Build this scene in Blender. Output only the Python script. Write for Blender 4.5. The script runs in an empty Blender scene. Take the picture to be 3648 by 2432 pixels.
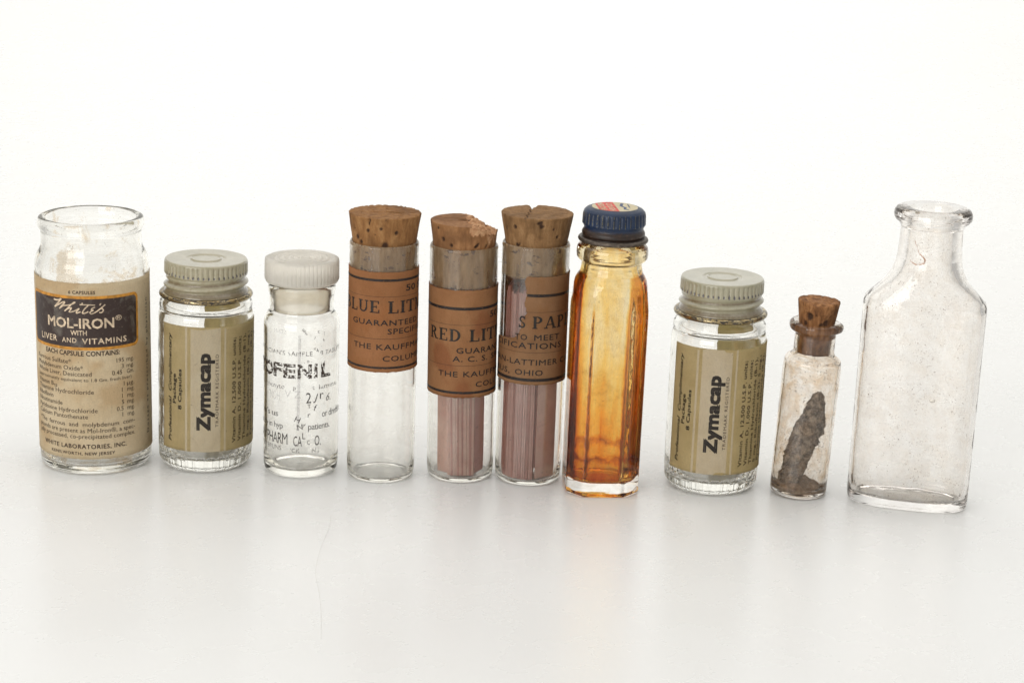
import bpy, bmesh, math, random
from math import sin, cos, pi, radians, atan2, exp, sqrt, floor
from mathutils import Vector, Matrix, noise

# ---------------------------------------------------------------- scene, camera, light (1 unit = 1 cm)
scn = bpy.context.scene
scn.unit_settings.system = 'METRIC'
scn.unit_settings.scale_length = 0.01
COL = scn.collection

TH, ROLL = radians(15.3), radians(2.05)
cam_d = bpy.data.cameras.new("camera")
cam_d.sensor_width = 36.0
cam_d.lens = 7181.0 / 3648.0 * 36.0
cam_d.clip_start = 1.0
cam_d.clip_end = 2000.0
cam = bpy.data.objects.new("camera", cam_d)
COL.objects.link(cam)
CAM = Vector((0.0, -52.508, 18.158))
fw = Vector((0, cos(TH), -sin(TH)))
r0 = Vector((1, 0, 0)); u0 = r0.cross(fw)
rv = cos(ROLL) * r0 + sin(ROLL) * u0
uv_ = -sin(ROLL) * r0 + cos(ROLL) * u0
m = Matrix((( rv.x, uv_.x, -fw.x, CAM.x), (rv.y, uv_.y, -fw.y, CAM.y), (rv.z, uv_.z, -fw.z, CAM.z), (0, 0, 0, 1)))
cam.matrix_world = m
cam_d.dof.use_dof = False
scn.camera = cam

world = bpy.data.worlds.new("World")
scn.world = world
world.use_nodes = True
wbg = world.node_tree.nodes["Background"]
wbg.inputs[0].default_value = (1.0, 0.99, 0.965, 1)
wbg.inputs[1].default_value = 0.50

def area(name, loc, target, sx, sy, power, col=(1, 1, 1)):
    l = bpy.data.lights.new(name, 'AREA')
    l.shape = 'RECTANGLE'; l.size = sx; l.size_y = sy
    l.energy = power; l.color = col
    o = bpy.data.objects.new(name, l)
    COL.objects.link(o)
    o.location = loc
    d = Vector(target) - Vector(loc)
    o.rotation_euler = d.to_track_quat('-Z', 'Y').to_euler()
    return o

area("overhead_softbox", (0, 8, 62), (0, 2, 0), 120, 80, 29300, (1, 0.99, 0.975))
area("backdrop_lamp", (0, 60, 70), (0, 118, 12), 130, 40, 37500, (1, 0.995, 0.985))
area("front_softbox", (-52, -84, 34), (0, 0, 3), 70, 50, 43500, (1, 0.98, 0.95))

scn.view_settings.view_transform = 'Standard'
scn.view_settings.look = 'None'
scn.view_settings.exposure = 0.0
scn.view_settings.gamma = 1.0
scn.view_settings.use_curve_mapping = False
scn.render.engine = 'CYCLES'
cy = scn.cycles
cy.max_bounces = 32; cy.transmission_bounces = 32; cy.transparent_max_bounces = 32
cy.glossy_bounces = 12; cy.diffuse_bounces = 5
cy.caustics_refractive = True; cy.caustics_reflective = True
cy.blur_glossy = 0.5
cy.sample_clamp_indirect = 6.0
cy.use_adaptive_sampling = False
cy.use_denoising = True

# ---------------------------------------------------------------- material helpers
class NT:
    def __init__(s, name):
        s.m = bpy.data.materials.new(name); s.m.use_nodes = True
        s.t = s.m.node_tree; s.t.nodes.clear()
        s.out = s.t.nodes.new("ShaderNodeOutputMaterial")
    def n(s, typ, **kw):
        nd = s.t.nodes.new(typ)
        for k, v in kw.items():
            if k.startswith('_'): setattr(nd, k[1:], v)
            else: s.put(nd.inputs[k.replace('__', ' ')], v)
        return nd
    def put(s, sock, v):
        if isinstance(v, bpy.types.NodeSocket): s.t.links.new(v, sock)
        elif isinstance(v, tuple) and len(v) == 3 and sock.type == 'RGBA': sock.default_value = (*v, 1)
        else: sock.default_value = v
    def coord(s, scale=(1, 1, 1), rot=(0, 0, 0), loc=(0, 0, 0)):
        tc = s.n("ShaderNodeTexCoord")
        mp = s.n("ShaderNodeMapping")
        s.t.links.new(tc.outputs["Object"], mp.inputs[0])
        mp.inputs["Scale"].default_value = scale; mp.inputs["Rotation"].default_value = rot; mp.inputs["Location"].default_value = loc
        return mp.outputs[0]
    def noise(s, scale, detail=4, rough=0.55, vec=None, dist=0.0):
        nd = s.n("ShaderNodeTexNoise", Scale=float(scale), Detail=float(detail), Roughness=float(rough), Distortion=float(dist))
        s.put(nd.inputs["Vector"], vec if vec is not None else s.coord())
        return nd.outputs["Fac"]
    def ramp(s, fac, stops):
        nd = s.n("ShaderNodeValToRGB"); s.t.links.new(fac, nd.inputs[0])
        el = nd.color_ramp.elements
        while len(el) < len(stops): el.new(0.5)
        for e, (p, c) in zip(el, stops):
            e.position = p
            e.color = (*c, 1) if isinstance(c, tuple) else (c, c, c, 1)
        return nd.outputs[0]
    def mul(s, a, b, op='MULTIPLY'):
        nd = s.n("ShaderNodeMath", _operation=op); s.put(nd.inputs[0], a); s.put(nd.inputs[1], b); return nd.outputs[0]
    def mixc(s, fac, a, b, mode='MIX'):
        nd = s.n("ShaderNodeMix", _data_type='RGBA', _blend_type=mode)
        s.put(nd.inputs[0], fac); s.put(nd.inputs[6], a); s.put(nd.inputs[7], b); return nd.outputs[2]
    def mixs(s, fac, a, b):
        nd = s.n("ShaderNodeMixShader"); s.put(nd.inputs[0], fac)
        s.t.links.new(a, nd.inputs[1]); s.t.links.new(b, nd.inputs[2]); return nd.outputs[0]
    def bump(s, h, strength=0.3, dist=0.02):
        nd = s.n("ShaderNodeBump", Strength=strength, Distance=dist); s.t.links.new(h, nd.inputs["Height"]); return nd.outputs[0]
    def sepz(s):
        tc = s.n("ShaderNodeTexCoord"); sp = s.n("ShaderNodeSeparateXYZ"); s.t.links.new(tc.outputs["Object"], sp.inputs[0]); return sp.outputs
    def attr(s, name):
        return s.n("ShaderNodeAttribute", _attribute_name=name).outputs["Fac"]
    def surf(s, sh):
        s.t.links.new(sh, s.out.inputs[0]); return s.m
    def pbr(s, **kw):
        return s.n("ShaderNodeBsdfPrincipled", **kw)

def glass(name, tint=(1, 1, 1), film=0.05, filmcol=(0.75, 0.68, 0.58), fscale=2.0, specks=0.0, speckcol=(0.25, 0.17, 0.1), wav=0.0, seed=0.0, thr=(0.45, 0.75), rough=0.0, base=0.0, spt=0.66):
    t = NT(name)
    vec = t.coord(loc=(seed, seed * 1.7, seed * 0.3))
    kw = {}
    if wav:
        kw["Normal"] = t.bump(t.noise(2.2, 2, 0.4, vec), wav, 0.03)
    mask = t.ramp(t.noise(fscale, 6, 0.65, vec, 0.6), [(thr[0], 0.0), (thr[1], 1.0)])
    mask = t.mul(mask, t.ramp(t.noise(34, 5, 0.75, vec), [(0.36, 0.35), (0.66, 1.5)]))
    stain = tuple(a_ * (1 - (1 - b_) * 0.75) for a_, b_ in zip(tint, filmcol))
    gc = t.mixc(t.mul(mask, min(0.9, film * 4.5)), tint, stain)
    g = t.n("ShaderNodeBsdfGlass", Roughness=rough, IOR=1.5, **kw); t.put(g.inputs["Color"], gc)
    sh = g.outputs[0]
    f = t.mul(t.mul(mask, film * 0.45), base * 0.5, 'ADD')
    d = t.n("ShaderNodeBsdfDiffuse", Color=filmcol)
    tr = t.n("ShaderNodeBsdfTranslucent", Color=filmcol)
    sh = t.mixs(f, sh, t.mixs(0.6, d.outputs[0], tr.outputs[0]))
    if specks:
        f2 = t.ramp(t.noise(22, 3, 0.7, vec), [(spt, 0.0), (spt + 0.04, specks)])
        f3 = t.ramp(t.noise(1.6, 2, 0.5, vec), [(0.45, 0.0), (0.6, 1.0)])
        d2 = t.n("ShaderNodeBsdfDiffuse", Color=speckcol)
        sh = t.mixs(t.mul(f2, f3), sh, d2.outputs[0])
    return t.surf(sh)

def paper(name, c1, c2, c3=None, trans=0.15, nscale=1.3, tcol=None, seed=0.0, rough=0.75):
    t = NT(name)
    vec = t.coord(loc=(seed, seed, seed))
    c = t.ramp(t.noise(nscale, 7, 0.62, vec, 0.4), [(0.36, c1), (0.62, c2)])
    if c3: c = t.mixc(t.ramp(t.noise(nscale * 0.8, 3, 0.5, t.coord(loc=(seed + 9, 3, 4))), [(0.52, 0.0), (0.60, 0.7)]), c, c3)
    fine = t.ramp(t.noise(38, 4, 0.7, vec), [(0.35, 0.86), (0.65, 1.06)])
    c = t.mixc(1.0, c, fine, 'MULTIPLY')
    sp = t.ramp(t.noise(14, 2, 0.5, vec), [(0.70, 0.0), (0.76, 0.6)])
    c = t.mixc(sp, c, (0.13, 0.07, 0.035))
    cr = t.ramp(t.noise(1.6, 5, 0.6, t.coord(scale=(3, 3, 0.7), loc=(seed, 5, 1)), 1.2), [(0.46, 1.0), (0.5, 0.0), (0.54, 1.0)])
    c = t.mixc(1.0, c, t.ramp(cr, [(0.0, 0.90), (0.6, 1.0)]), 'MULTIPLY')
    hgt = t.mul(t.noise(30, 3, 0.6, vec), t.mul(cr, 0.8), 'ADD')
    p = t.pbr(**{"Base Color": c, "Roughness": rough, "Specular IOR Level": 0.25, "Normal": t.bump(hgt, 0.2, 0.012)})
    tr = t.n("ShaderNodeBsdfTranslucent"); t.put(tr.inputs[0], t.mixc(0.5, c, tcol or tuple(min(1.0, v * 1.7) for v in c2)))
    return t.surf(t.mixs(trans, p.outputs[0], tr.outputs[0]))

def ink(name, col, worn=0.35, scale=30.0, soft=0.08, alpha=1.0):
    t = NT(name)
    f = t.ramp(t.noise(scale, 4, 0.7), [(worn, 1.0), (worn + soft, 0.0)])
    p = t.pbr(**{"Base Color": t.ramp(t.noise(9, 3), [(0.35, tuple(x * 0.75 for x in col)), (0.65, tuple(min(1, x * 1.3) for x in col))]), "Roughness": 0.55, "Specular IOR Level": 0.3})
    tb = t.n("ShaderNodeBsdfTransparent")
    if alpha < 1: f = t.mul(f, 1 - alpha, "MAXIMUM")
    return t.surf(t.mixs(f, p.outputs[0], tb.outputs[0]))

# ---------------------------------------------------------------- mesh helpers
def fillet(pts, seg=5):
    """pts: (r, z, radius) -> rounded polyline"""
    out = []
    n = len(pts)
    for i, p in enumerate(pts):
        rad = p[2] if len(p) > 2 else 0
        if i == 0 or i == n - 1 or rad <= 0:
            out.append((p[0], p[1])); continue
        a = Vector(pts[i - 1][:2]) - Vector(p[:2]); b = Vector(pts[i + 1][:2]) - Vector(p[:2])
        k = min(rad, a.length * 0.49, b.length * 0.49)
        A = Vector(p[:2]) + a.normalized() * k; B = Vector(p[:2]) + b.normalized() * k; P = Vector(p[:2])
        for j in range(seg + 1):
            t = j / seg
            q = (1 - t) ** 2 * A + 2 * t * (1 - t) * P + t * t * B
            out.append((q.x, q.y))
    return out

def densify(pr, step):
    out = [pr[0]]
    for a, b in zip(pr, pr[1:]):
        L = math.hypot(b[0] - a[0], b[1] - a[1]); k = max(1, int(L / step))
        for j in range(1, k + 1):
            out.append((a[0] + (b[0] - a[0]) * j / k, a[1] + (b[1] - a[1]) * j / k))
    return out

def support(pr, e=0.014):
    """extra points just inside both ends of every long segment keep the shading normals local"""
    out = [pr[0]]
    for a, b in zip(pr, pr[1:]):
        L = math.hypot(b[0] - a[0], b[1] - a[1])
        if L > 3.5 * e:
            for k in (e / L, 1 - e / L): out.append((a[0] + (b[0] - a[0]) * k, a[1] + (b[1] - a[1]) * k))
        out.append(b)
    return out

def support_rows(rows, e=0.016):
    out = [rows[0]]
    for a, b in zip(rows, rows[1:]):
        L = max(math.dist(p, q) for p, q in zip(a[::8], b[::8]))
        if L > 3.5 * e:
            for k in (e / L, 1 - e / L): out.append([tuple(p[i] + (q[i] - p[i]) * k for i in range(3)) for p, q in zip(a, b)])
        out.append(b)
    return out

def link(name, me, mats, parent, smooth=True):
    for mm in (mats if isinstance(mats, (list, tuple)) else [mats]): me.materials.append(mm)
    if smooth:
        me.polygons.foreach_set("use_smooth", [True] * len(me.polygons))
    o = bpy.data.objects.new(name, me); COL.objects.link(o)
    if parent: o.parent = parent
    return o

def loft(name, rows, mats, parent, midx=None, close_first=True, close_last=True, attr=None, closed=True, sharp=None):
    """rows: list of lists of N (x,y,z); closed rings."""
    N = len(rows[0]); vs = [p for r in rows for p in r]; fs = []; mi = []
    for i in range(len(rows) - 1):
        k = midx(i) if midx else 0
        for j in range(N):
            j2 = (j + 1) % N
            fs.append((i * N + j, i * N + j2, (i + 1) * N + j2, (i + 1) * N + j)); mi.append(k)
    if close_first:
        c = Vector((0, 0, 0))
        for p in rows[0]: c += Vector(p)
        vs.append(tuple(c / N)); q = len(vs) - 1
        for j in range(N): fs.append((q, (j + 1) % N, j)); mi.append(midx(0) if midx else 0)
    if close_last:
        c = Vector((0, 0, 0))
        for p in rows[-1]: c += Vector(p)
        vs.append(tuple(c / N)); q = len(vs) - 1; b = (len(rows) - 1) * N
        for j in range(N): fs.append((q, b + j, b + (j + 1) % N)); mi.append(midx(len(rows) - 2) if midx else 0)
    me = bpy.data.meshes.new(name); me.from_pydata(vs, [], fs)
    me.polygons.foreach_set("material_index", mi)
    if attr is not None:
        a = me.attributes.new("wear", 'FLOAT', 'POINT')
        flat = [x for r in attr for x in r] + [0.0] * (len(vs) - sum(len(r) for r in attr))
        a.data.foreach_set("value", flat)
    bm = bmesh.new(); bm.from_mesh(me)
    bmesh.ops.recalc_face_normals(bm, faces=bm.faces); bm.to_mesh(me); bm.free()
    return link(name, me, mats, parent)

def ring(r, z, N=96, f=None, w=None):
    out = []
    for j in range(N):
        a = 2 * pi * j / N
        rr = r + (f(a, r, z) if f else 0)
        out.append((rr * sin(a), -rr * cos(a), z + (w(a, r, z) if w else 0)))
    return out

def lathe(name, prof, mats, parent, N=96, f=None, w=None, midx=None, wear=None):
    rows = [ring(max(r, 0.002), z, N, f, w) for r, z in prof]
    at = None
    if wear: at = [[wear(2 * pi * j / N, r, z) for j in range(N)] for r, z in prof]
    return loft(name, rows, mats, parent, midx=midx, attr=at)

def hollow(name, outer, inner, mats, parent, N=128, f=None, w=None):
    """outer bottom->top profile, inner top->bottom; inner faces take material slot 1"""
    inner = support(inner); outer = support(outer + [inner[0]])[:-1]
    n0 = len(outer)
    return lathe(name, outer + inner, mats, parent, N, f, w, midx=lambda i: 1 if i >= n0 else 0)

# ---------------------------------------------------------------- flat print bent round a cylinder
_fc = {}
def text_raw(s, bold, shear, spacing):
    key = (s, bold, shear, spacing)
    if key in _fc: return _fc[key]
    cu = bpy.data.curves.new("t", 'FONT'); cu.body = s; cu.size = 1.0; cu.resolution_u = 2
    cu.offset = bold; cu.shear = shear; cu.space_character = spacing
    ob = bpy.data.objects.new("t", cu)
    me = bpy.data.meshes.new_from_object(ob)
    V = [(v.co.x, v.co.y) for v in me.vertices]; F = [tuple(p.vertices) for p in me.polygons]
    bpy.data.objects.remove(ob); bpy.data.meshes.remove(me); bpy.data.curves.remove(cu)
    _fc[key] = (V, F); return _fc[key]
CAP = max(v[1] for v in text_raw("H", 0, 0, 1)[0])

class Print:
    """shapes in (s, z) label space, grouped per material, bent to radius R"""
    def __init__(self, R, off=0.0): self.R = R; self.sh = {}; self.off = off
    def add(self, mat, V, F, layer=0): self.sh.setdefault(mat, []).append((V, F, layer)); return self
    def text(self, mat, s, s0, z, cap, s1=None, bold=0.0, shear=0.0, sp=1.0, vert=None, layer=1, align='l', rot=0):
        if bold > 0.012:
            bb = bold * 0.55 / CAP * cap
            for k, (dx, dy) in enumerate(((-bb, -bb), (bb, -bb), (bb, bb), (-bb, bb))):
                self.text(mat, s, s0 + dx, z + dy, cap, None if s1 is None else s1 + dx, 0.0, shear, sp, None if vert is None else vert + dy, layer + 0.12 * k, align, rot)
            return
        V, F = text_raw(s, 0.0, shear, sp)
        if not V: return
        x0 = min(v[0] for v in V); x1 = max(v[0] for v in V)
        ky = cap / CAP
        if vert is None:
            kx = ky if s1 is None else (s1 - s0) / (x1 - x0)
            sh = 0 if align == 'l' else (-(x1 - x0) * kx if align == 'r' else -(x1 - x0) * kx / 2)
            P = [((v[0] - x0) * kx + s0 + sh, v[1] * ky + z) for v in V]
            if rot:
                cx = sum(p[0] for p in P) / len(P); cz = sum(p[1] for p in P) / len(P)
                P = [(cx + (p[0] - cx) * cos(rot) - (p[1] - cz) * sin(rot), cz + (p[0] - cx) * sin(rot) + (p[1] - cz) * cos(rot)) for p in P]
        else:  # reads upwards: baseline at s0, from z to vert
            kx = (vert - z) / (x1 - x0)
            P = [(s0 - v[1] * ky, z + (v[0] - x0) * kx) for v in V]
        self.add(mat, P, F, layer)
    def rect(self, mat, s0, s1, z0, z1, layer=0): self.add(mat, [(s0, z0), (s1, z0), (s1, z1), (s0, z1)], [(0, 1, 2, 3)], layer)
    def rrect(self, mat, s0, s1, z0, z1, r, layer=0):
        V = []
        for cx, cz, a0 in ((s1 - r, z0 + r, -pi / 2), (s1 - r, z1 - r, 0), (s0 + r, z1 - r, pi / 2), (s0 + r, z0 + r, pi)):
            for k in range(7): a = a0 + k / 6 * pi / 2; V.append((cx + r * cos(a), cz + r * sin(a)))
        self.add(mat, V, [tuple(range(len(V)))], layer)
    def stroke(self, mat, pts, w, layer=1):
        V = []; F = []
        P = [Vector(p) for p in pts]
        for i, p in enumerate(P):
            d = (P[min(i + 1, len(P) - 1)] - P[max(i - 1, 0)])
            if d.length == 0: d = Vector((1, 0))
            n = Vector((-d.y, d.x)).normalized() * w / 2
            V += [tuple(p + n), tuple(p - n)]
            if i: k = 2 * i; F.append((k - 2, k - 1, k + 1, k))
        self.add(mat, V, F, layer)
    def build(self, name, parent, step=0.09, kind="stuff"):
        vs = []; fs = []; mi = []; mats = list(self.sh.keys())
        for m_i, mat in enumerate(mats):
            for V, F, layer in self.sh[mat]:
                bm = bmesh.new()
                bv = [bm.verts.new((v[0], v[1], layer)) for v in V]
                for f in F:
                    try: bm.faces.new([bv[i] for i in f])
                    except ValueError: pass
                a = min(v[0] for v in V); b = max(v[0] for v in V)
                k = floor(a / step) + 1
                while k * step < b:
                    bmesh.ops.bisect_plane(bm, geom=bm.verts[:] + bm.edges[:] + bm.faces[:], plane_co=(k * step, 0, 0), plane_no=(1, 0, 0), dist=1e-5)
                    k += 1
                bm.verts.ensure_lookup_table(); bm.verts.index_update()
                base = len(vs)
                for v in bm.verts:
                    R = self.R + self.off + 0.0016 * layer
                    ph = v.co.x / self.R
                    vs.append((R * sin(ph), -R * cos(ph), v.co.y))
                for f in bm.faces: fs.append(tuple(base + v.index for v in f.verts)); mi.append(m_i)
                bm.free()
        me = bpy.data.meshes.new(name); me.from_pydata(vs, [], fs)
        me.polygons.foreach_set("material_index", mi); me.update()
        bm = bmesh.new(); bm.from_mesh(me)
        for f in bm.faces:
            c = f.calc_center_median()
            if f.normal.x * c.x + f.normal.y * c.y < 0: f.normal_flip()
        bm.to_mesh(me); bm.free()
        o = link(name, me, mats, parent)
        if kind: o["kind"] = kind
        return o

def label_patch(name, R, s0, s1, z0, z1, mat, parent, th=0.012, gap=0.003, rag=0.006, left=None, seed=0, nz=36, bow=None, right=None):
    """thin curved sheet with slightly ragged edges, s0(z)/s1(z) may vary"""
    ns = max(24, int((s1 - s0) / 0.05))
    zs = [z0 + (z1 - z0) * j / nz for j in range(nz + 1)]
    front = []; back = []
    for j, z in enumerate(zs):
        a = left(z) if left else s0 + rag * noise.noise((z * 6, seed, 1))
        b = right(z) if right else s1 + rag * noise.noise((z * 6, seed, 5))
        rf = []; rb = []
        eg = exp(-min(z - z0, z1 - z) / 0.05)
        for i in range(ns + 1):
            s = a + (b - a) * i / ns
            zz = z
            if j == 0: zz += rag * 1.5 * noise.noise((s * 9, seed, 2)) + rag * noise.noise((s * 30, seed, 2))
            if j == nz: zz += rag * 1.5 * noise.noise((s * 9, seed, 3)) + rag * noise.noise((s * 30, seed, 9))
            if bow: zz += bow(s)
            lift = gap + 0.022 * eg * max(0.0, noise.noise((s * 1.7, z * 0.3, seed + 4)))
            for T, L in ((th, rf), (0, rb)):
                r = R + lift + T
                L.append((r * sin(s / R), -r * cos(s / R), zz))
        front.append(rf); back.append(rb)
    W = ns + 1; H = nz + 1
    vs = [p for r in front for p in r] + [p for r in back for p in r]; o = W * H; fs = []
    for j in range(nz):
        for i in range(ns):
            k = j * W + i
            fs.append((k, k + 1, k + W + 1, k + W)); fs.append((o + k, o + k + W, o + k + W + 1, o + k + 1))
        k = j * W; fs.append((k, k + W, o + k + W, o + k)); k += ns; fs.append((k, o + k, o + k + W, k + W))
    for i in range(ns):
        fs.append((i, o + i, o + i + 1, i + 1)); k = nz * W + i; fs.append((k, k + 1, o + k + 1, o + k))
    me = bpy.data.meshes.new(name); me.from_pydata(vs, [], fs); me.update()
    return link(name, me, mat, parent)

def thing(name, label, cat, loc, tilt=0.0, turn=0.0, group=None):
    """Empty at the base; local -Y faces the camera side"""
    o = bpy.data.objects.new(name, None); COL.objects.link(o)
    o.empty_display_size = 0.5
    rz = -atan2(loc[0], 52.5 + loc[1]) + turn
    o.matrix_world = Matrix.Translation(Vector(loc)) @ Matrix.Rotation(tilt, 4, 'Y') @ Matrix.Rotation(rz, 4, 'Z')
    o["label"] = label; o["category"] = cat
    if group: o["group"] = group
    return o

rnd = random.Random(7)
def sm(a, b, x):
    t = min(1, max(0, (x - a) / (b - a))); return t * t * (3 - 2 * t)

# ---------------------------------------------------------------- backdrop sweep
def backdrop():
    t = NT("white_acrylic")
    n1 = t.noise(0.12, 5, 0.6)
    c = t.ramp(n1, [(0.3, (0.865, 0.865, 0.845)), (0.7, (0.885, 0.885, 0.865))])
    sc = t.ramp(t.noise(1.0, 6, 0.7, t.coord(scale=(3, 0.35, 1), rot=(0, 0, 0.5)), 1.5), [(0.62, 0.0), (0.72, 0.010)])
    c = t.mixc(sc, c, (0.5, 0.48, 0.45))
    c = t.mixc(t.ramp(t.noise(5.5, 2, 0.5, t.coord(loc=(3, 8, 0))), [(0.745, 0.0), (0.77, 0.10)]), c, (0.35, 0.33, 0.30))
    p = t.pbr(**{"Base Color": c, "Roughness": t.ramp(t.noise(0.5, 5, 0.6), [(0.3, 0.24), (0.7, 0.31)]), "Specular IOR Level": 0.5})
    mat = t.surf(p.outputs[0])
    prof = [(-120 + i * 10, 0.0) for i in range(17)]          # y from -120 to 40
    y0, R = 56.0, 62.0
    prof.append((48, 0.0))
    for k in range(25):
        a = k / 24 * pi / 2
        prof.append((y0 + R * sin(a), R * (1 - cos(a))))
    prof.append((y0 + R, 150.0))
    vs = []; fs = []; xs = [-160, -80, -40, 0, 40, 80, 160]
    for y, z in prof:
        for x in xs: vs.append((x, y, z))
    W = len(xs)
    for j in range(len(prof) - 1):
        for i in range(W - 1):
            k = j * W + i; fs.append((k, k + 1, k + W + 1, k + W))
    me = bpy.data.meshes.new("white_surface"); me.from_pydata(vs, [], fs); me.update()
    o = link("white_surface", me, mat, None); o["kind"] = "structure"
backdrop()

# ---------------------------------------------------------------- shared materials
G_CLEAR = glass("clear_glass", (0.995, 0.992, 0.975), film=0.04, wav=0.12)
INK = ink("black_ink", (0.022, 0.016, 0.013), 0.33, 26)
INKB = ink("brown_ink", (0.040, 0.022, 0.016), 0.30, 26)
INK_WORN = ink("worn_ink", (0.03, 0.022, 0.018), 0.45, 20, 0.05)
INK_SOLID = ink("solid_ink", (0.022, 0.017, 0.013), 0.2, 26)

# ================================================================ 1. wide mouth bottle with brown label
def bottle_wide():
    t = thing("wide_mouth_bottle", "open clear wide mouth bottle with tan and dark brown label, leftmost in the row", "bottle", (-11.317, 0.107, 0), -0.004)
    outer = fillet([(0, 0.03), (0.9, 0.03, 0.1), (1.15, 0.0, 0.15), (1.49, 0.03, 0.26), (1.505, 0.5, 0.3), (1.505, 5.72, 0.35), (1.36, 5.98, 0.10), (1.325, 6.12, 0.1), (1.33, 6.48, 0.12), (1.395, 6.56, 0.08), (1.41, 6.70, 0.08), (1.37, 6.83, 0.09), (1.27, 6.845, 0.05)])
    inner = fillet([(1.21, 6.82, 0.05), (1.19, 6.68, 0.06), (1.20, 6.45, 0.15), (1.205, 6.05, 0.2), (1.38, 5.66, 0.3), (1.395, 0.6, 0.3), (1.33, 0.20, 0.25), (0.8, 0.16, 0.3), (0, 0.2)])
    gi = glass("wide_bottle_inner", (1, 1, 1), film=0.24, filmcol=(0.84, 0.70, 0.52), fscale=0.8, specks=0.8, spt=0.63, speckcol=(0.35, 0.25, 0.16), wav=0.2, seed=3.2, thr=(0.56, 0.62))
    b = hollow("bottle_body", outer, inner, [G_CLEAR, gi], t)
    R = 1.505
    pm = paper("tan_label_paper", (0.68, 0.54, 0.35), (0.76, 0.63, 0.44), (0.60, 0.42, 0.23), seed=2.0, trans=0.30, nscale=0.9)
    lab = label_patch("paper_label", R, -2.62, 2.62, 0.49, 5.33, pm, t, seed=1, rag=0.008)
    P = Print(R, 0.018)
    tt = NT("brown_panel_ink")
    wear = t_ = tt.ramp(tt.noise(1.5, 6, 0.7, tt.coord(loc=(1.3, 0, 2.2)), 0.5), [(0.53, 0.0), (0.66, 0.45)])
    c = tt.mixc(wear, (0.030, 0.014, 0.010), (0.20, 0.18, 0.15))
    c = tt.mixc(tt.ramp(tt.noise(25, 3), [(0.66, 0.0), (0.72, 0.5)]), c, (0.35, 0.27, 0.18))
    box = tt.surf(tt.pbr(**{"Base Color": c, "Roughness": 0.5}).outputs[0])
    orange = ink("orange_ink", (0.50, 0.225, 0.035), 0.22, 20)
    pale = ink("pale_print", (0.60, 0.47, 0.33), 0.24, 26)
    P0 = Print(R, 0.018)
    P0.rrect(orange, -2.07, 1.315, 3.515, 4.985, 0.17, 0)
    P0.rrect(box, -2.0, 1.245, 3.595, 4.905, 0.12, 1)
    P0.build("printed_panel", lab, kind=None)
    L = 2
    c0 = -0.37
    # script word drawn with a pen, in (s, z)
    def sx(x, y): return (-1.077 + (x - 310) / 830 * 1.393, 4.868 - (y - 510) / 225 * 0.375 + 0.04 * ((x - 725) / 415) ** 2)
    def spl(pts, n=5):
        q = [pts[0]] + pts + [pts[-1]]; out = []
        for i in range(1, len(q) - 2):
            p0, p1, p2, p3 = [Vector(v) for v in q[i - 1:i + 3]]
            for k in range(n):
                u = k / n
                out.append(tuple(0.5 * ((2 * p1) + (p2 - p0) * u + (2 * p0 - 5 * p1 + 4 * p2 - p3) * u * u + (3 * p1 - p0 - 3 * p2 + p3) * u ** 3)))
        out.append(tuple(q[-1])); return out
    for pts, w in [([(310, 545), (350, 550), (400, 540), (445, 515), (400, 575), (360, 625), (325, 668)], 22), ([(325, 668), (390, 620), (470, 565), (510, 560), (450, 630), (410, 680)], 20),
                   ([(410, 680), (480, 620), (560, 600), (640, 570), (680, 540), (650, 550), (590, 610), (500, 705)], 17), ([(500, 705), (560, 655), (620, 635), (600, 670), (580, 705), (620, 700), (670, 680)], 17),
                   ([(670, 680), (740, 640), (700, 690), (700, 715), (760, 690)], 17), ([(880, 590), (820, 650), (790, 710), (830, 712), (880, 690)], 18), ([(750, 575), (870, 580), (985, 592)], 15),
                   ([(985, 625), (940, 640), (925, 665), (955, 672), (905, 700), (920, 728), (960, 720), (1020, 690)], 16), ([(1070, 575), (1055, 605)], 18),
                   ([(1020, 690), (1140, 605), (1085, 650), (1110, 690), (1080, 725), (1045, 715)], 18), ([(780, 552), (800, 560)], 20)]:
        P.stroke(pale, [sx(*p) for p in spl(pts)], w * 0.00185, L)
    P.text(pale, "MOL-IRON", -1.307, 4.115, 0.26, 0.536, bold=0.035, layer=L)
    P.text(pale, "\u00ae", 0.58, 4.29, 0.135, 0.76, layer=L)
    P.text(pale, "WITH", -0.602, 3.925, 0.125, -0.175, bold=0.03, layer=L)
    P.text(pale, "LIVER", -1.61, 3.715, 0.16, -1.01, bold=0.025, layer=L, sp=1.15)
    P.text(pale, "AND", -0.851, 3.715, 0.125, -0.449, bold=0.025, layer=L, sp=1.15)
    P.text(pale, "VITAMINS", -0.30, 3.69, 0.15, 0.888, bold=0.025, layer=L, sp=1.15)
    P.text(INKB, "6 CAPSULES", -0.634, 5.04, 0.085, 0.062, bold=0.035, sp=1.1)
    P.text(INKB, "EACH CAPSULE CONTAINS:", -1.43, 3.36, 0.125, 0.678, bold=0.03)
    rows = [("Ferrous Sulfate*", -0.615, 3.133, "195", 0.49, 0.80, "mg."), ("Molybdenum Oxide*", -0.296, 2.96, "3", 0.68, 0.79, "mg."), ("Whole Liver, Desiccated", -0.079, 2.797, "0.45", 0.42, 0.74, "Gm."),
            (None, 0, 2.65, None, 0, 0, None), ("Vitamin B\u2081\u2082", -1.05, 2.472, "1", 0.745, 0.80, "\u00b5g."), ("Thiamine Hydrochloride", -0.03, 2.305, "1", 0.68, 0.74, "mg."), ("Riboflavin", -1.2, 2.135, "1", 0.68, 0.74, "mg."),
            ("Nicotinamide", -0.9, 1.965, "5", 0.67, 0.78, "mg."), ("Pyridoxine Hydrochloride", 0.053, 1.79, "0.5", 0.52, 0.76, "mg."), ("Calcium Pantothenate", -0.197, 1.62, "1", 0.68, 0.74, "mg.")]
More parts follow.
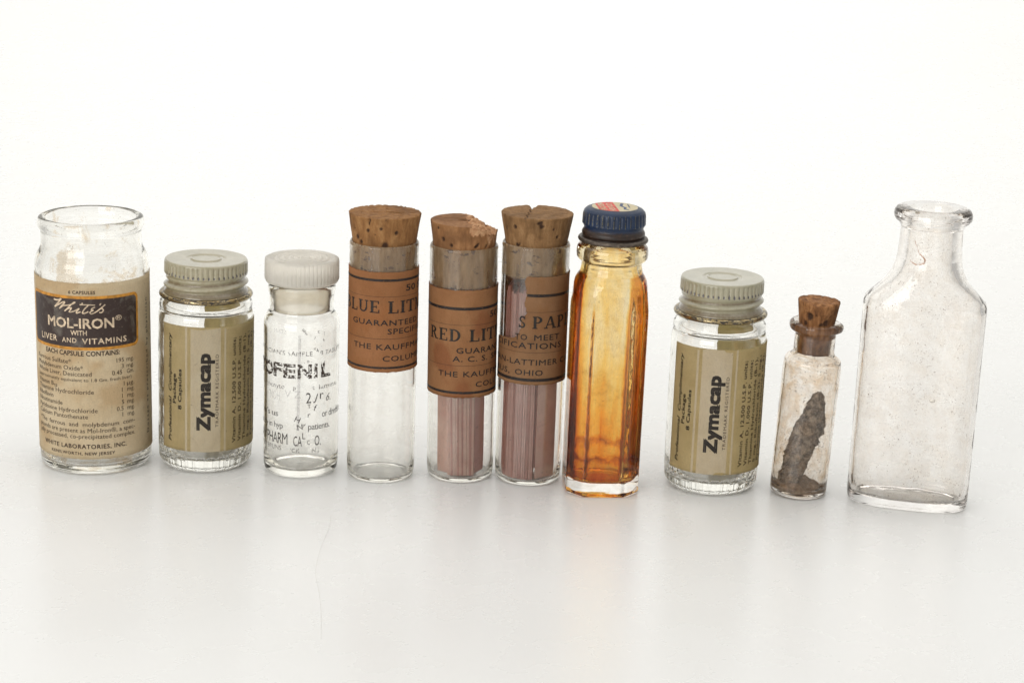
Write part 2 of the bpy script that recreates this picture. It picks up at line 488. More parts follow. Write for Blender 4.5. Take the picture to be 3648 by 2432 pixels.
    for nm, e, z, v, a, b_, u in rows:
        if nm is None:
            P.text(INKB, "(approximately equivalent to 1.8 Gm. fresh liver)", -1.86, z, 0.085, 1.03, bold=0.006); continue
        P.text(INKB, nm, -1.86, z, 0.118, e, bold=0.008)
        P.text(INKB, v, b_, z, 0.118, bold=0.008, align='r')
        P.text(INKB, u, 0.88, z, 0.118, 1.12, bold=0.008)
    for s, z in (("*The  ferrous  and  molybdenum  com-", 1.405), ("pounds are present as Mol-Iron\u00ae, a spec-", 1.232), ("ially processed, co-precipitated complex.", 1.068)):
        P.text(INKB, s, -1.86, z, 0.118, 1.115, bold=0.008)
    P.text(INKB, "WHITE LABORATORIES, INC.", -1.623, 0.79, 0.115, 0.825, bold=0.03, sp=1.1)
    P.text(INKB, "KENILWORTH, NEW JERSEY", -1.322, 0.61, 0.08, 0.49, bold=0.03, sp=1.1)
    P.text(INKB, "Dosage as prescribed by physician", 1.78, 0.93, 0.12, vert=4.70, bold=0.01, sp=1.3)
    P.build("lettering", lab)
bottle_wide()

# ================================================================ metal screw cap (bottles 2 and 8)
def screw_cap(t, z0, mats, seed=0, turn=0.0):
    """z0 = height of the rolled rim centre; cap about 0.95 tall"""
    N = 400; K = 50
    prof = fillet([(0, z0 + 0.945), (0.36, z0 + 0.945, 0.01), (0.385, z0 + 0.965, 0.012), (0.41, z0 + 0.945, 0.012), (0.425, z0 + 0.925, 0.02), (0.50, z0 + 0.925, 0.02), (0.54, z0 + 0.945, 0.02), (1.085, z0 + 0.955, 0.06), (1.115, z0 + 0.90, 0.03), (1.12, z0 + 0.58, 0.03), (1.05, z0 + 0.53, 0.03), (1.035, z0 + 0.44, 0.05), (1.04, z0 + 0.2, 0.04), (1.13, z0 + 0.10, 0.05), (1.15, z0 + 0.0)])
    prof = densify(prof, 0.018)
    def f(a, r, z):
        d = 0.0
        zz = z - z0
        if 0.56 < zz < 0.92 and r > 1.08:
            k = sm(0.92, 0.86, zz) * sm(0.56, 0.64, zz)
            ph = (a * K / (2 * pi)) % 1.0
            d -= 0.032 * k * exp(-((ph - 0.5) / 0.17) ** 2)
        if zz < 0.56 and r > 1.01:
            th = ((a + turn + pi) % (2 * pi)) - pi
            zc = 0.30 + 0.09 * th / pi + 0.0
            d += 0.050 * exp(-((zz - zc) / 0.062) ** 2) * 2.0
            d += 0.035 * exp(-((zz - zc - 0.20) / 0.045) ** 2) * (1 if zc + 0.20 < 0.56 else 0.6)
        return d
    def wear(a, r, z):
        zz = z - z0
        if 0.54 < zz < 0.9 and r > 1.05:
            q = (a * K / (2 * pi)); ph = q % 1.0; k = floor(q)
            h = noise.noise((k * 1.37 + seed, 3.1, 0)) * 0.5 + 0.5
            w = exp(-((ph - 0.5) / 0.20) ** 2) * exp(-((zz - 0.625) / 0.045) ** 2) * (0.4 + 1.3 * h)
            w += exp(-((ph - 0.5) / 0.12) ** 2) * sm(0.6, 0.66, zz) * sm(0.88, 0.80, zz) * max(0, h - 0.50) * 2.2
            return min(1.0, w)
        if r > 1.0 and zz < 0.55:
            th = ((a + turn + pi) % (2 * pi)) - pi
            zc = 0.30 + 0.09 * th / pi
            return -max(exp(-((zz - zc - 0.11) / 0.04) ** 2), exp(-((zz - 0.12) / 0.08) ** 2), 0.9 * exp(-((zz - 0.03) / 0.05) ** 2))
        return 0.0
    # underside closed a little above the rim
    prof += [(1.12, z0 - 0.01), (1.03, z0 + 0.03), (1.02, z0 + 0.85), (0, z0 + 0.86)]
    cap = lathe("screw_cap", prof, mats[0], t, N=N, f=f, wear=wear)
    rp = [(1.172 + 0.086 * cos(q), z0 - 0.005 + 0.075 * sin(q)) for q in [2 * pi * i / 14 for i in range(15)]]
    rows = [ring(r, z, 160) for r, z in rp]
    loft("rolled_rim", rows, mats[1], cap, close_first=False, close_last=False)
    return cap

def cap_paint(name, c1, c2, dirt):
    t = NT(name)
    c = t.ramp(t.noise(2.2, 6, 0.65), [(0.35, c1), (0.65, c2)])
    d = t.ramp(t.noise(9, 7, 0.75, t.coord(loc=(4, 1, 2))), [(0.50, 0.0), (0.72, dirt)])
    c = t.mixc(d, c, (0.27, 0.20, 0.12))
    sp = t.ramp(t.noise(26, 3, 0.6), [(0.68, 0.0), (0.73, 0.85)])
    c = t.mixc(sp, c, (0.07, 0.05, 0.04))
    gr = t.ramp(t.mul(t.mul(t.attr("wear"), -1.0), t.ramp(t.noise(12, 5, 0.7), [(0.3, 0.3), (0.7, 1.3)])), [(0.12, 0.0), (0.75, 0.8)])
    c = t.mixc(gr, c, (0.17, 0.12, 0.065))
    w = t.ramp(t.mul(t.attr("wear"), t.ramp(t.noise(30, 2), [(0.3, 0.7), (0.6, 1.15)])), [(0.35, 0.0), (0.55, 0.92)])
    c = t.mixc(w, c, (0.055, 0.045, 0.06))
    return t.surf(t.pbr(**{"Base Color": c, "Coat Weight": 0.7, "Coat Roughness": 0.12, "Roughness": 0.30, "Specular IOR Level": 0.6, "Normal": t.bump(t.noise(12, 5, 0.7), 0.12, 0.02)}).outputs[0])
def brass():
    t = NT("worn_brass_rim")
    w = t.ramp(t.noise(9, 8, 0.8, t.coord(scale=(1, 1, 3))), [(0.49, 0.0), (0.53, 1.0)])
    c = t.mixc(w, t.ramp(t.noise(3, 4), [(0.4, (0.52, 0.43, 0.26)), (0.6, (0.34, 0.25, 0.12))]), (0.035, 0.03, 0.028))
    p = t.pbr(**{"Base Color": c, "Metallic": t.ramp(w, [(0, 0.9), (1, 0.2)]), "Roughness": 0.24, "Normal": t.bump(t.noise(25, 4), 0.2, 0.01)})
    return t.surf(p.outputs[0])
BRASS = brass()

def capsule_vial(loc, label, tilt, ds, cols, seed, wearmat, dz=0.0, turn=0.0):
    t = thing("capsule_bottle", label, "bottle", loc, tilt, group="small clear bottles with olive capsule labels")
    t["group"] = "small clear bottles with olive capsule labels"
    outer = fillet([(0, 0.07), (0.7, 0.07, 0.1), (0.85, 0.0, 0.12), (1.08, 0.0, 0.15), (1.24, 0.16, 0.12), (1.255, 0.40, 0.06), (1.28, 0.50, 0.10), (1.28, 4.20, 0.25), (1.245, 4.34, 0.05), (1.20, 4.37, 0.03), (1.25, 4.42, 0.05), (1.25, 4.58, 0.10), (1.12, 4.70, 0.08), (1.02, 4.72, 0.05), (1.0, 5.45, 0.05)])
    inner = fillet([(0.88, 5.45, 0.05), (0.86, 4.8, 0.2), (1.10, 4.35, 0.3), (1.15, 4.0, 0.3), (1.15, 0.70, 0.3), (1.03, 0.33, 0.25), (0.6, 0.27, 0.2), (0, 0.32)])
    outer = densify(outer, 0.06)
    K = 28
    def f(a, r, z):
        if r > 1.0 and 0.04 < z < 0.50 and r > 1.16:
            k = sm(0.04, 0.12, z) * sm(0.50, 0.40, z)
            ph = (a * K / (2 * pi)) % 1.0
            return 0.045 * k * sqrt(max(0, 1 - ((ph - 0.5) / 0.5) ** 2)) - 0.03 * k
        return 0
    inr = glass("capsule_bottle_inner", (1, 1, 1), film=0.05, filmcol=(0.8, 0.72, 0.6), fscale=1.6, wav=0.35, seed=seed + 1.0, thr=(0.5, 0.8))
    gc = glass("capsule_bottle_glass", (0.995, 0.992, 0.975), film=0.02, wav=0.3, seed=seed)
    hollow("bottle_body", outer, inner, [gc, inr], t, N=336, f=f)
    R = 1.28
    # paper colours by stripe, drawn as print on the paper
    pm = paper("olive_label_paper", cols[0], cols[1], None, seed=seed + 2.5, trans=0.55, nscale=1.6)
    lab = label_patch("paper_label", R, -1.33 + ds, 4.05 + ds, 0.66, 4.13, pm, t, seed=seed + 2, rag=0.004)
    P = Print(R, 0.018)
    panel = paper("pale_label_panel", cols[2], cols[3], None, seed=seed + 5.5, trans=0.45, nscale=2.0)
    P0 = Print(R, 0.018)
    P0.rect(panel, -0.41 + ds, 0.39 + ds, 0.664, 4.126, 0)
    for a, b in ((-0.56, -0.50), (0.49, 0.54)):
        P0.rect(panel, a + ds, b + ds, 0.664, 4.126, 0)
    P0.build('pale_stripes', lab, kind='stuff')
    P.text(INK_SOLID, "Zymacap", 0.105 + ds, 1.277 + dz, 0.33, vert=3.40 + dz, bold=0.085, sp=1.0)
    P.text(INKB, "TRADEMARK REGISTERED", 0.335 + ds, 1.36 + dz, 0.078, vert=3.39 + dz, bold=0.008, sp=1.2)
    P.text(INK_SOLID, "Professional  Complimentary", -1.0 + ds, 0.88 + dz, 0.10, vert=3.88 + dz, bold=0.045, shear=0.25)
    P.text(INK_SOLID, "Package", -0.845 + ds, 1.96 + dz, 0.10, vert=2.78 + dz, bold=0.045)
    P.text(INK_SOLID, "8 Capsules", -0.67 + ds, 1.81 + dz, 0.10, vert=2.93 + dz, bold=0.045)
    for i, (s, e) in enumerate((("Vitamin A, 12,500 U.S.P. units;", 3.80), ("Vitamin D, 1,000 U.S.P. units;", 3.80), ("Thiamine Hydrochloride (B-1),", 3.84), ("5 mg.; Riboflavin (B-2), 5 mg.;", 3.87), ("Pyridoxine Hydrochloride (B-6),", 3.88), ("2 mg.; Calcium Pantothenate,", 3.86), ("5 mg.; Nicotinamide, 50 mg.", 3.8))):
        P.text(INKB, s, 0.84 + 0.187 * i + ds, 0.86 + 0.01 * i + dz, 0.105, vert=e + dz, bold=0.03, sp=1.05)
    P.build("lettering", lab)
    screw_cap(t, 4.775 + (0.085 if loc[0] > 0 else 0.0), [wearmat, BRASS], seed, turn)
capsule_vial((-8.356, 0.327, 0), "small bottle with olive label and worn cream cap dotted dark, beside the wide mouth bottle", 0.009, 0.0,
             [(0.58, 0.465, 0.255), (0.67, 0.55, 0.33), (0.67, 0.57, 0.41), (0.73, 0.64, 0.48)], 0.0,
             cap_paint("cream_cap_paint", (0.31, 0.28, 0.175), (0.40, 0.36, 0.245), 0.9))
capsule_vial((5.566, -0.042, 0), "small bottle with olive label and clean pale green cap, right of the amber bottle", 0.0, 0.015,
             [(0.61, 0.475, 0.255), (0.70, 0.565, 0.33), (0.70, 0.59, 0.42), (0.76, 0.66, 0.50)], 11.0,
             cap_paint("green_cap_paint", (0.315, 0.295, 0.195), (0.40, 0.37, 0.26), 0.5), turn=0.8)

# ================================================================ 3. sample vial with plastic stopper and worn black print
def sample_vial():
    t = thing("sample_vial", "clear glass vial with ribbed white plastic stopper and worn black lettering printed on the glass", "vial", (-5.682, -0.039, 0))
    outer = fillet([(0, 0.04), (0.6, 0.04, 0.1), (0.75, 0.0, 0.1), (0.97, 0.02, 0.14), (1.015, 0.22, 0.12), (1.02, 4.25, 0.22), (0.93, 4.42, 0.10), (0.862, 4.50, 0.06), (0.86, 4.92, 0.06), (0.895, 5.0, 0.05), (0.905, 5.18, 0.05), (0.86, 5.235, 0.03)])
    inner = fillet([(0.805, 5.235, 0.03), (0.78, 4.6, 0.1), (0.84, 4.36, 0.15), (0.935, 4.18, 0.15), (0.935, 0.45, 0.2), (0.84, 0.2, 0.2), (0.5, 0.17, 0.2), (0, 0.2)])
    gi = glass("sample_vial_inner", (1, 1, 1), film=0.07, filmcol=(0.72, 0.66, 0.6), fscale=2.2, specks=0.3, wav=0.08, seed=6.1, thr=(0.5, 0.75))
    body = hollow("vial_body", outer, inner, [G_CLEAR, gi], t)
    pt = NT("translucent_plastic")
    c = pt.ramp(pt.noise(2.5, 5, 0.6), [(0.35, (0.86, 0.825, 0.74)), (0.65, (0.92, 0.885, 0.81))])
    c = pt.mixc(pt.ramp(pt.noise(24, 3, 0.6), [(0.70, 0.0), (0.75, 0.7)]), c, (0.3, 0.2, 0.14))
    pb = pt.pbr(**{"Base Color": c, "Roughness": 0.45, "Transmission Weight": 0.0})
    ptr = pt.n("ShaderNodeBsdfTranslucent"); pt.put(ptr.inputs[0], c)
    prf = pt.n("ShaderNodeBsdfRefraction", Roughness=0.55, IOR=1.25); pt.put(prf.inputs["Color"], (0.97, 0.94, 0.89))
    plastic = pt.surf(pt.mixs(0.5, pb.outputs[0], prf.outputs[0]))
    top = 5.93
    pr = [(0, top - 0.005)]
    for k in range(5):
        rc = 0.09 + 0.165 * k
        pr += [(rc - 0.04, top - 0.002), (rc - 0.015, top - 0.045), (rc + 0.015, top - 0.045), (rc + 0.04, top - 0.002)]
    pr += [(0.93, top - 0.005), (0.975, top - 0.03), (0.985, top - 0.10), (0.99, 5.42), (0.985, 5.37), (0.955, 5.29), (0.90, 5.30), (0.80, 5.31)]
    def f(a, r, z):
        if r > 0.97 and 5.36 < z < top - 0.02:
            return 0.008 * (1 if (a * 54 / (2 * pi)) % 1.0 < 0.7 else -1)
        return 0
    stop = lathe("stopper_cap", pr, plastic, t, N=432, f=f)
    pl2 = NT("clearer_plastic"); q1 = pl2.pbr(**{"Base Color": (0.93, 0.87, 0.76), "Roughness": 0.4}); q2 = pl2.n("ShaderNodeBsdfRefraction", Roughness=0.35, IOR=1.12); pl2.put(q2.inputs["Color"], (0.995, 0.975, 0.93))
    plugm = pl2.surf(pl2.mixs(0.80, q1.outputs[0], q2.outputs[0]))
    lathe("stopper_plug", [(0.60, 5.30), (0.797, 5.30), (0.79, 4.95), (0.755, 4.62), (0.70, 4.50), (0.66, 4.52), (0.69, 4.66), (0.69, 5.18), (0.5, 5.2)], plugm, stop, N=72)
    P = Print(1.02, 0.004)
    W = ink("faded_ink", (0.06, 0.05, 0.045), 0.42, 24, 0.06)
    INK_PATCH = ink("patchy_brown_ink", (0.045, 0.030, 0.022), 0.44, 15, 0.04)
    gray = ink("gray_ghost_ink", (0.40, 0.39, 0.39), 0.36, 16, 0.1, alpha=0.42)
    P.text(W, "PHYSICIAN'S SAMPLE", -1.55, 3.47, 0.115, 0.302, bold=0.01, sp=1.05)
    P.text(W, "8 TABLETS", 0.517, 3.47, 0.115, 1.45, bold=0.01)
    for ch, a, b in (("T", -1.52, -1.24), ("O", -1.20, -0.85), ("F", -0.80, -0.544), ("E", -0.474, -0.169), ("N", -0.077, 0.26), ("I", 0.36, 0.42), ("L", 0.57, 0.85)):
        P.text(INK_PATCH, ch, a, 2.865, 0.35, b, bold=0.085)
    P.text(W, "N-phenyto", -1.35, 2.53, 0.13, -0.456, bold=0.004)
    P.text(W, "p", -0.213, 2.53, 0.12, bold=0.012)
    P.text(W, "t", 0.30, 2.53, 0.13, bold=0.004); P.text(W, "lamine.", 0.49, 2.53, 0.13, 1.20, bold=0.004)
    P.text(INK, "2", 0.13, 2.16, 0.29, 0.27, bold=0.01)
    P.text(INK, "J", 0.34, 2.22, 0.20, bold=0.0, rot=-0.3); P.text(INK, "r", 0.52, 2.25, 0.24)
    P.text(INK, "6.", 0.72, 2.17, 0.2, bold=0.012, shear=0.3)
    P.text(INK, "T", 0.17, 2.02, 0.11); P.text(INK, "f", 0.36, 1.93, 0.17, rot=-0.3); P.text(INK, "r", 0.18, 1.76, 0.15)
    P.text(gray, "NOH", -0.95, 2.20, 0.24, -0.60, bold=0.0); P.text(gray, "- -", -1.18, 2.35, 0.18)
    P.text(gray, "M-622", -0.80, 4.05, 0.12, -0.42); P.text(gray, "V Z", -0.45, 2.3, 0.2)
    P.text(INK, "or directions", 0.59, 1.735, 0.19, 1.55, bold=0.01, sp=0.9)
    P.text(INK, "patients.", 0.193, 1.415, 0.17, 0.861, bold=0.012, sp=0.9)
    P.text(INK, "an's us", -1.36, 1.74, 0.16, -0.65, bold=0.01, sp=0.9)
    P.text(INK, "study in hyp", -1.50, 1.42, 0.16, -0.50, bold=0.01, sp=0.9)
    P.text(INK, "H", -0.16, 1.62, 0.16, bold=0.01, rot=-0.4); P.text(INK, "N", -0.10, 1.42, 0.15, rot=0.2); P.text(INK, "d", 0.03, 1.50, 0.11, rot=-0.7)
    P.text(INK, "AN PHARM", -1.50, 0.985, 0.30, -0.364, bold=0.012, sp=0.9)
    P.text(INK, "CA", -0.204, 0.955, 0.28, 0.027, bold=0.012); P.text(INK, "L", 0.04, 1.16, 0.17, 0.12)
    P.text(INK, "C", 0.16, 1.0, 0.12, 0.24); P.text(INK, "O.", 0.373, 0.955, 0.28, 0.56, bold=0.012)
    P.text(W, "NEW BRUNS", -1.5, 0.80, 0.125, -0.55); P.text(W, "'CK", -0.28, 0.77, 0.115, -0.03); P.text(W, "N.J.", 0.3, 0.77, 0.115, 0.54)
    for s, z, ch, q in ((0.03, 4.12, "8", 0.7), (0.10, 4.05, "t", 0.6), (0.44, 4.08, "c", 0.1), (0.37, 3.92, "i", -0.4), (0.62, 4.0, "/", 0.2), (0.55, 3.70, ".", 0), (0.33, 3.62, "v", 0.2), (0.40, 3.56, "4", 0.4), (0.62, 3.2, "\u2020", 0.2), (0.0, 3.28, ". . o .", 0.1), (0.6, 3.84, "s", 0.4)):
        P.text(INK, ch, s, z, 0.10, rot=q, bold=0.005)
    P.stroke(gray, [(-0.045, 4.03), (-0.06, 2.7), (-0.085, 1.39)], 0.075, 0)
    P.build("lettering", body)
sample_vial()

# ================================================================ corks
def cork(name, t, r1, r0, z1, z0, mat, deform=None, seed=0, N=180, pits=(), plug=None):
    """tapered cork; r1/z1 top, r0/z0 visible bottom at glass rim; plug: (r, z) lower end inside the neck"""
    prof = []
    if plug: prof += [(0.0, plug[1]), (plug[0] * 0.5, plug[1]), (plug[0] - 0.03, plug[1]), (plug[0], plug[1] + 0.03)]
    else: prof += [(0, z0), (r0, z0)]
    n = 34
    rb = plug[0] if plug else r0; zb = plug[1] + 0.03 if plug else z0
    if plug:
        for i in range(1, 13):
            k = i / 12; prof.append((rb + (r0 - rb) * k, zb + (z0 - zb) * k))
    for i in range(1, n + 1):
        k = i / n; prof.append((r0 + (r1 - r0) * k, z0 + (z1 - 0.02 - z0) * k))
    prof.append((r1 - 0.02, z1))
    for i in range(1, 40): prof.append(((r1 - 0.02) * (1 - i / 40) + 0.001, z1))
    rows = []; at = []
    for r, z in prof:
        rr = []; aa = []
        for j in range(N):
            a = 2 * pi * j / N
            x, y = sin(a), -cos(a)
            r_ = r; z_ = z; w = 0.0
            side = z < z1 - 0.001 and z > z0 - 0.02
            top = z >= z1 - 0.001
            nn = noise.noise((x * 2.2 + seed, y * 2.2, z * 1.6))
            if side: r_ += 0.010 * nn + 0.008 * noise.noise((x * 9 + seed, y * 9, z * 3))
            if side or top:
                pn = noise.noise((x * 7 * r + seed * 3 + nn * 2.5, y * 7 * r, z * 5.5 + 11 + nn * 2))
                if side and pn > 0.53:
                    q = min(1, (pn - 0.53) / 0.14); r_ -= 0.05 * q; w = max(w, q)
            if side:
                for pa, pz, pr, pd in pits:
                    da = (a - pa + pi) % (2 * pi) - pi
                    d2 = (da * r / pr) ** 2 + ((z - pz) / (pr * 1.3)) ** 2
                    d2 *= 1 + 0.6 * noise.noise((a * 20, z * 20, seed))
                    if d2 < 4: q = exp(-d2 * 1.4); r_ -= pd * q; w = max(w, min(1, q * 1.5))
            if top:
                z_ += 0.012 * noise.noise((x * r * 3 + seed, y * r * 14, 2)) + 0.008 * noise.noise((x * r * 12, y * r * 12, seed))
            X, Y, Z = r_ * x, r_ * y, z_
            if deform:
                X, Y, Z, w2 = deform(X, Y, Z, top, side); w = w2 if w2 < 0 else max(w, w2)
            rr.append((X, Y, Z)); aa.append(w)
        rows.append(rr); at.append(aa)
    return loft(name, rows, mat, t, attr=at)

def cork_mat(name, c1, c2, c3, seed=0.0):
    t = NT(name)
    c1, c2, c3 = [(k[0] * 1.15, k[1], k[2] * 0.88) for k in (c1, c2, c3)]
    v = t.coord(scale=(3.5, 3.5, 0.9), loc=(seed, 0, 0))
    c = t.ramp(t.noise(2.0, 8, 0.65, v, 0.3), [(0.30, c1), (0.5, c2), (0.70, c3)])
    c = t.mixc(t.ramp(t.noise(1.3, 3, 0.6, t.coord(loc=(seed + 2, 4, 2))), [(0.48, 0.0), (0.62, 0.55)]), c, tuple(x * 0.6 for x in c1))
    c = t.mixc(t.ramp(t.noise(30, 4, 0.7, t.coord(loc=(seed, 1, 2))), [(0.40, 0.0), (0.7, 0.5)]), c, tuple(x * 0.55 for x in c2))
    sp = t.ramp(t.noise(6, 5, 0.7, t.coord(scale=(1.3, 1.3, 0.8), loc=(seed + 5, 1, 2)), 1.5), [(0.68, 0.0), (0.73, 0.85)])
    c = t.mixc(sp, c, (0.06, 0.028, 0.014))
    c = t.mixc(t.ramp(t.mul(t.attr("wear"), -1.0), [(0.1, 0.0), (0.6, 0.9)]), c, t.ramp(t.noise(9, 5, 0.7), [(0.35, (0.42, 0.20, 0.095)), (0.65, (0.62, 0.38, 0.21))]))
    c = t.mixc(t.ramp(t.attr("wear"), [(0.15, 0.0), (0.8, 0.93)]), c, (0.045, 0.022, 0.013))
    return t.surf(t.pbr(**{"Base Color": c, "Roughness": 0.8, "Specular IOR Level": 0.25, "Normal": t.bump(t.noise(20, 6, 0.7, t.coord(loc=(seed, 0, 0))), 0.35, 0.02)}).outputs[0])

# ---------------------------------------------------------------- slab serif capitals for the litmus labels
def slab(P, mat, word, s0, s1, z, h):
    """word placed between s0 and s1, cap height h; glyphs drawn on a unit height"""
    def R(x0, x1, y0, y1): return ([(x0, y0), (x1, y0), (x1, y1), (x0, y1)], [(0, 1, 2, 3)])
    def arc(cx, cy, rx, ry, a0, a1, w, w2=None, n=12):
        V = []; F = []
        for i in range(n + 1):
            k = i / n; a = radians(a0 + (a1 - a0) * k); ww = w + ((w2 or w) - w) * sin(pi * k)
            V += [(cx + rx * cos(a), cy + ry * sin(a)), (cx + (rx - ww) * cos(a), cy + (ry - min(ww, 0.13)) * sin(a))]
            if i: F.append((2 * i - 2, 2 * i, 2 * i + 1, 2 * i - 1))
        return (V, F)
    S, T, E = 0.20, 0.085, 0.08   # stem, thin, serif overhang
    def stem(x, w=S): return [R(x, x + w, 0, 1), R(x - E, x + w + E, 0, T), R(x - E, x + w + E, 1 - T, 1)]
    def dg(x0, y0, x1, y1, w): return ([(x0, y0), (x0 + w, y0), (x1 + w, y1), (x1, y1)], [(0, 1, 2, 3)])
    def glyph(c):
        if c == 'I': return stem(0.1), 0.40
        if c == 'L': return stem(0.1) + [R(0.1, 0.72, 0, T), R(0.64, 0.72, 0, 0.28)], 0.78
        if c == 'E': return stem(0.1) + [R(0.1, 0.74, 0, T), R(0.1, 0.70, 1 - T, 1), R(0.3, 0.54, 0.47, 0.47 + T), R(0.66, 0.74, 0, 0.27), R(0.62, 0.70, 0.75, 1), R(0.48, 0.54, 0.38, 0.63)], 0.82
        if c == 'T': return [R(0.32, 0.52, 0, 1), R(0.22, 0.62, 0, T), R(0.02, 0.82, 1 - T, 1), R(0.02, 0.10, 0.72, 1), R(0.74, 0.82, 0.72, 1)], 0.84
        if c == 'U': return [R(0.1, 0.28, 0.3, 1), R(0.02, 0.38, 1 - T, 1), R(0.66, 0.76, 0.3, 1), R(0.56, 0.86, 1 - T, 1), arc(0.43, 0.34, 0.33, 0.34, 180, 360, 0.17, 0.12)], 0.90
        if c == 'M': return [R(0.10, 0.18, 0, 1), R(0.02, 0.28, 0, T), R(0.0, 0.2, 1 - T, 1), dg(0.42, 0, 0.10, 1, 0.2), dg(0.44, 0, 0.78, 1, 0.09), R(0.80, 0.99, 0, 1), R(0.72, 1.07, 0, T), R(0.85, 1.07, 1 - T, 1)], 1.12
        if c == 'R': return stem(0.1) + [arc(0.36, 0.74, 0.34, 0.26, -90, 90, T, 0.2), R(0.2, 0.40, 1 - T, 1), R(0.2, 0.40, 0.48, 0.48 + T), dg(0.62, 0, 0.36, 0.5, 0.19), R(0.66, 0.92, 0, T)], 0.94
        if c == 'P': return stem(0.1) + [arc(0.36, 0.72, 0.36, 0.28, -90, 90, T, 0.2), R(0.2, 0.40, 1 - T, 1), R(0.2, 0.40, 0.44, 0.44 + T)], 0.80
        if c == 'B': return stem(0.1) + [arc(0.36, 0.75, 0.31, 0.25, -90, 90, T, 0.18), R(0.2, 0.40, 1 - T, 1), R(0.2, 0.40, 0.49, 0.49 + T), arc(0.38, 0.285, 0.36, 0.285, -90, 90, T, 0.2), R(0.2, 0.40, 0, T)], 0.84
        if c == 'D': return stem(0.1) + [arc(0.34, 0.5, 0.50, 0.5, -90, 90, T, 0.2), R(0.2, 0.36, 1 - T, 1), R(0.2, 0.36, 0, T)], 0.94
        if c == 'A': return [dg(0.08, 0, 0.42, 1, 0.09), dg(0.70, 0, 0.38, 1, 0.20), R(0.2, 0.72, 0.28, 0.28 + T), R(-0.02, 0.28, 0, T), R(0.62, 0.98, 0, T)], 0.98
        if c == 'S': return [arc(0.38, 0.74, 0.28, 0.26, 20, 270, 0.13, 0.16), arc(0.38, 0.26, 0.30, 0.26, -160, 90, 0.13, 0.17), R(0.58, 0.66, 0.70, 0.98), R(0.06, 0.14, 0.02, 0.32)], 0.74
        return [], 0.4
    x = 0; items = []
    for c in word:
        g, adv = glyph(c); items.append((x, g)); x += adv + 0.06
    k = (s1 - s0) / (x - 0.06)
    for ox, g in items:
        for V, F in g:
            P.add(mat, [(s0 + (v[0] + ox) * k, z + v[1] * h) for v in V], F, 1)

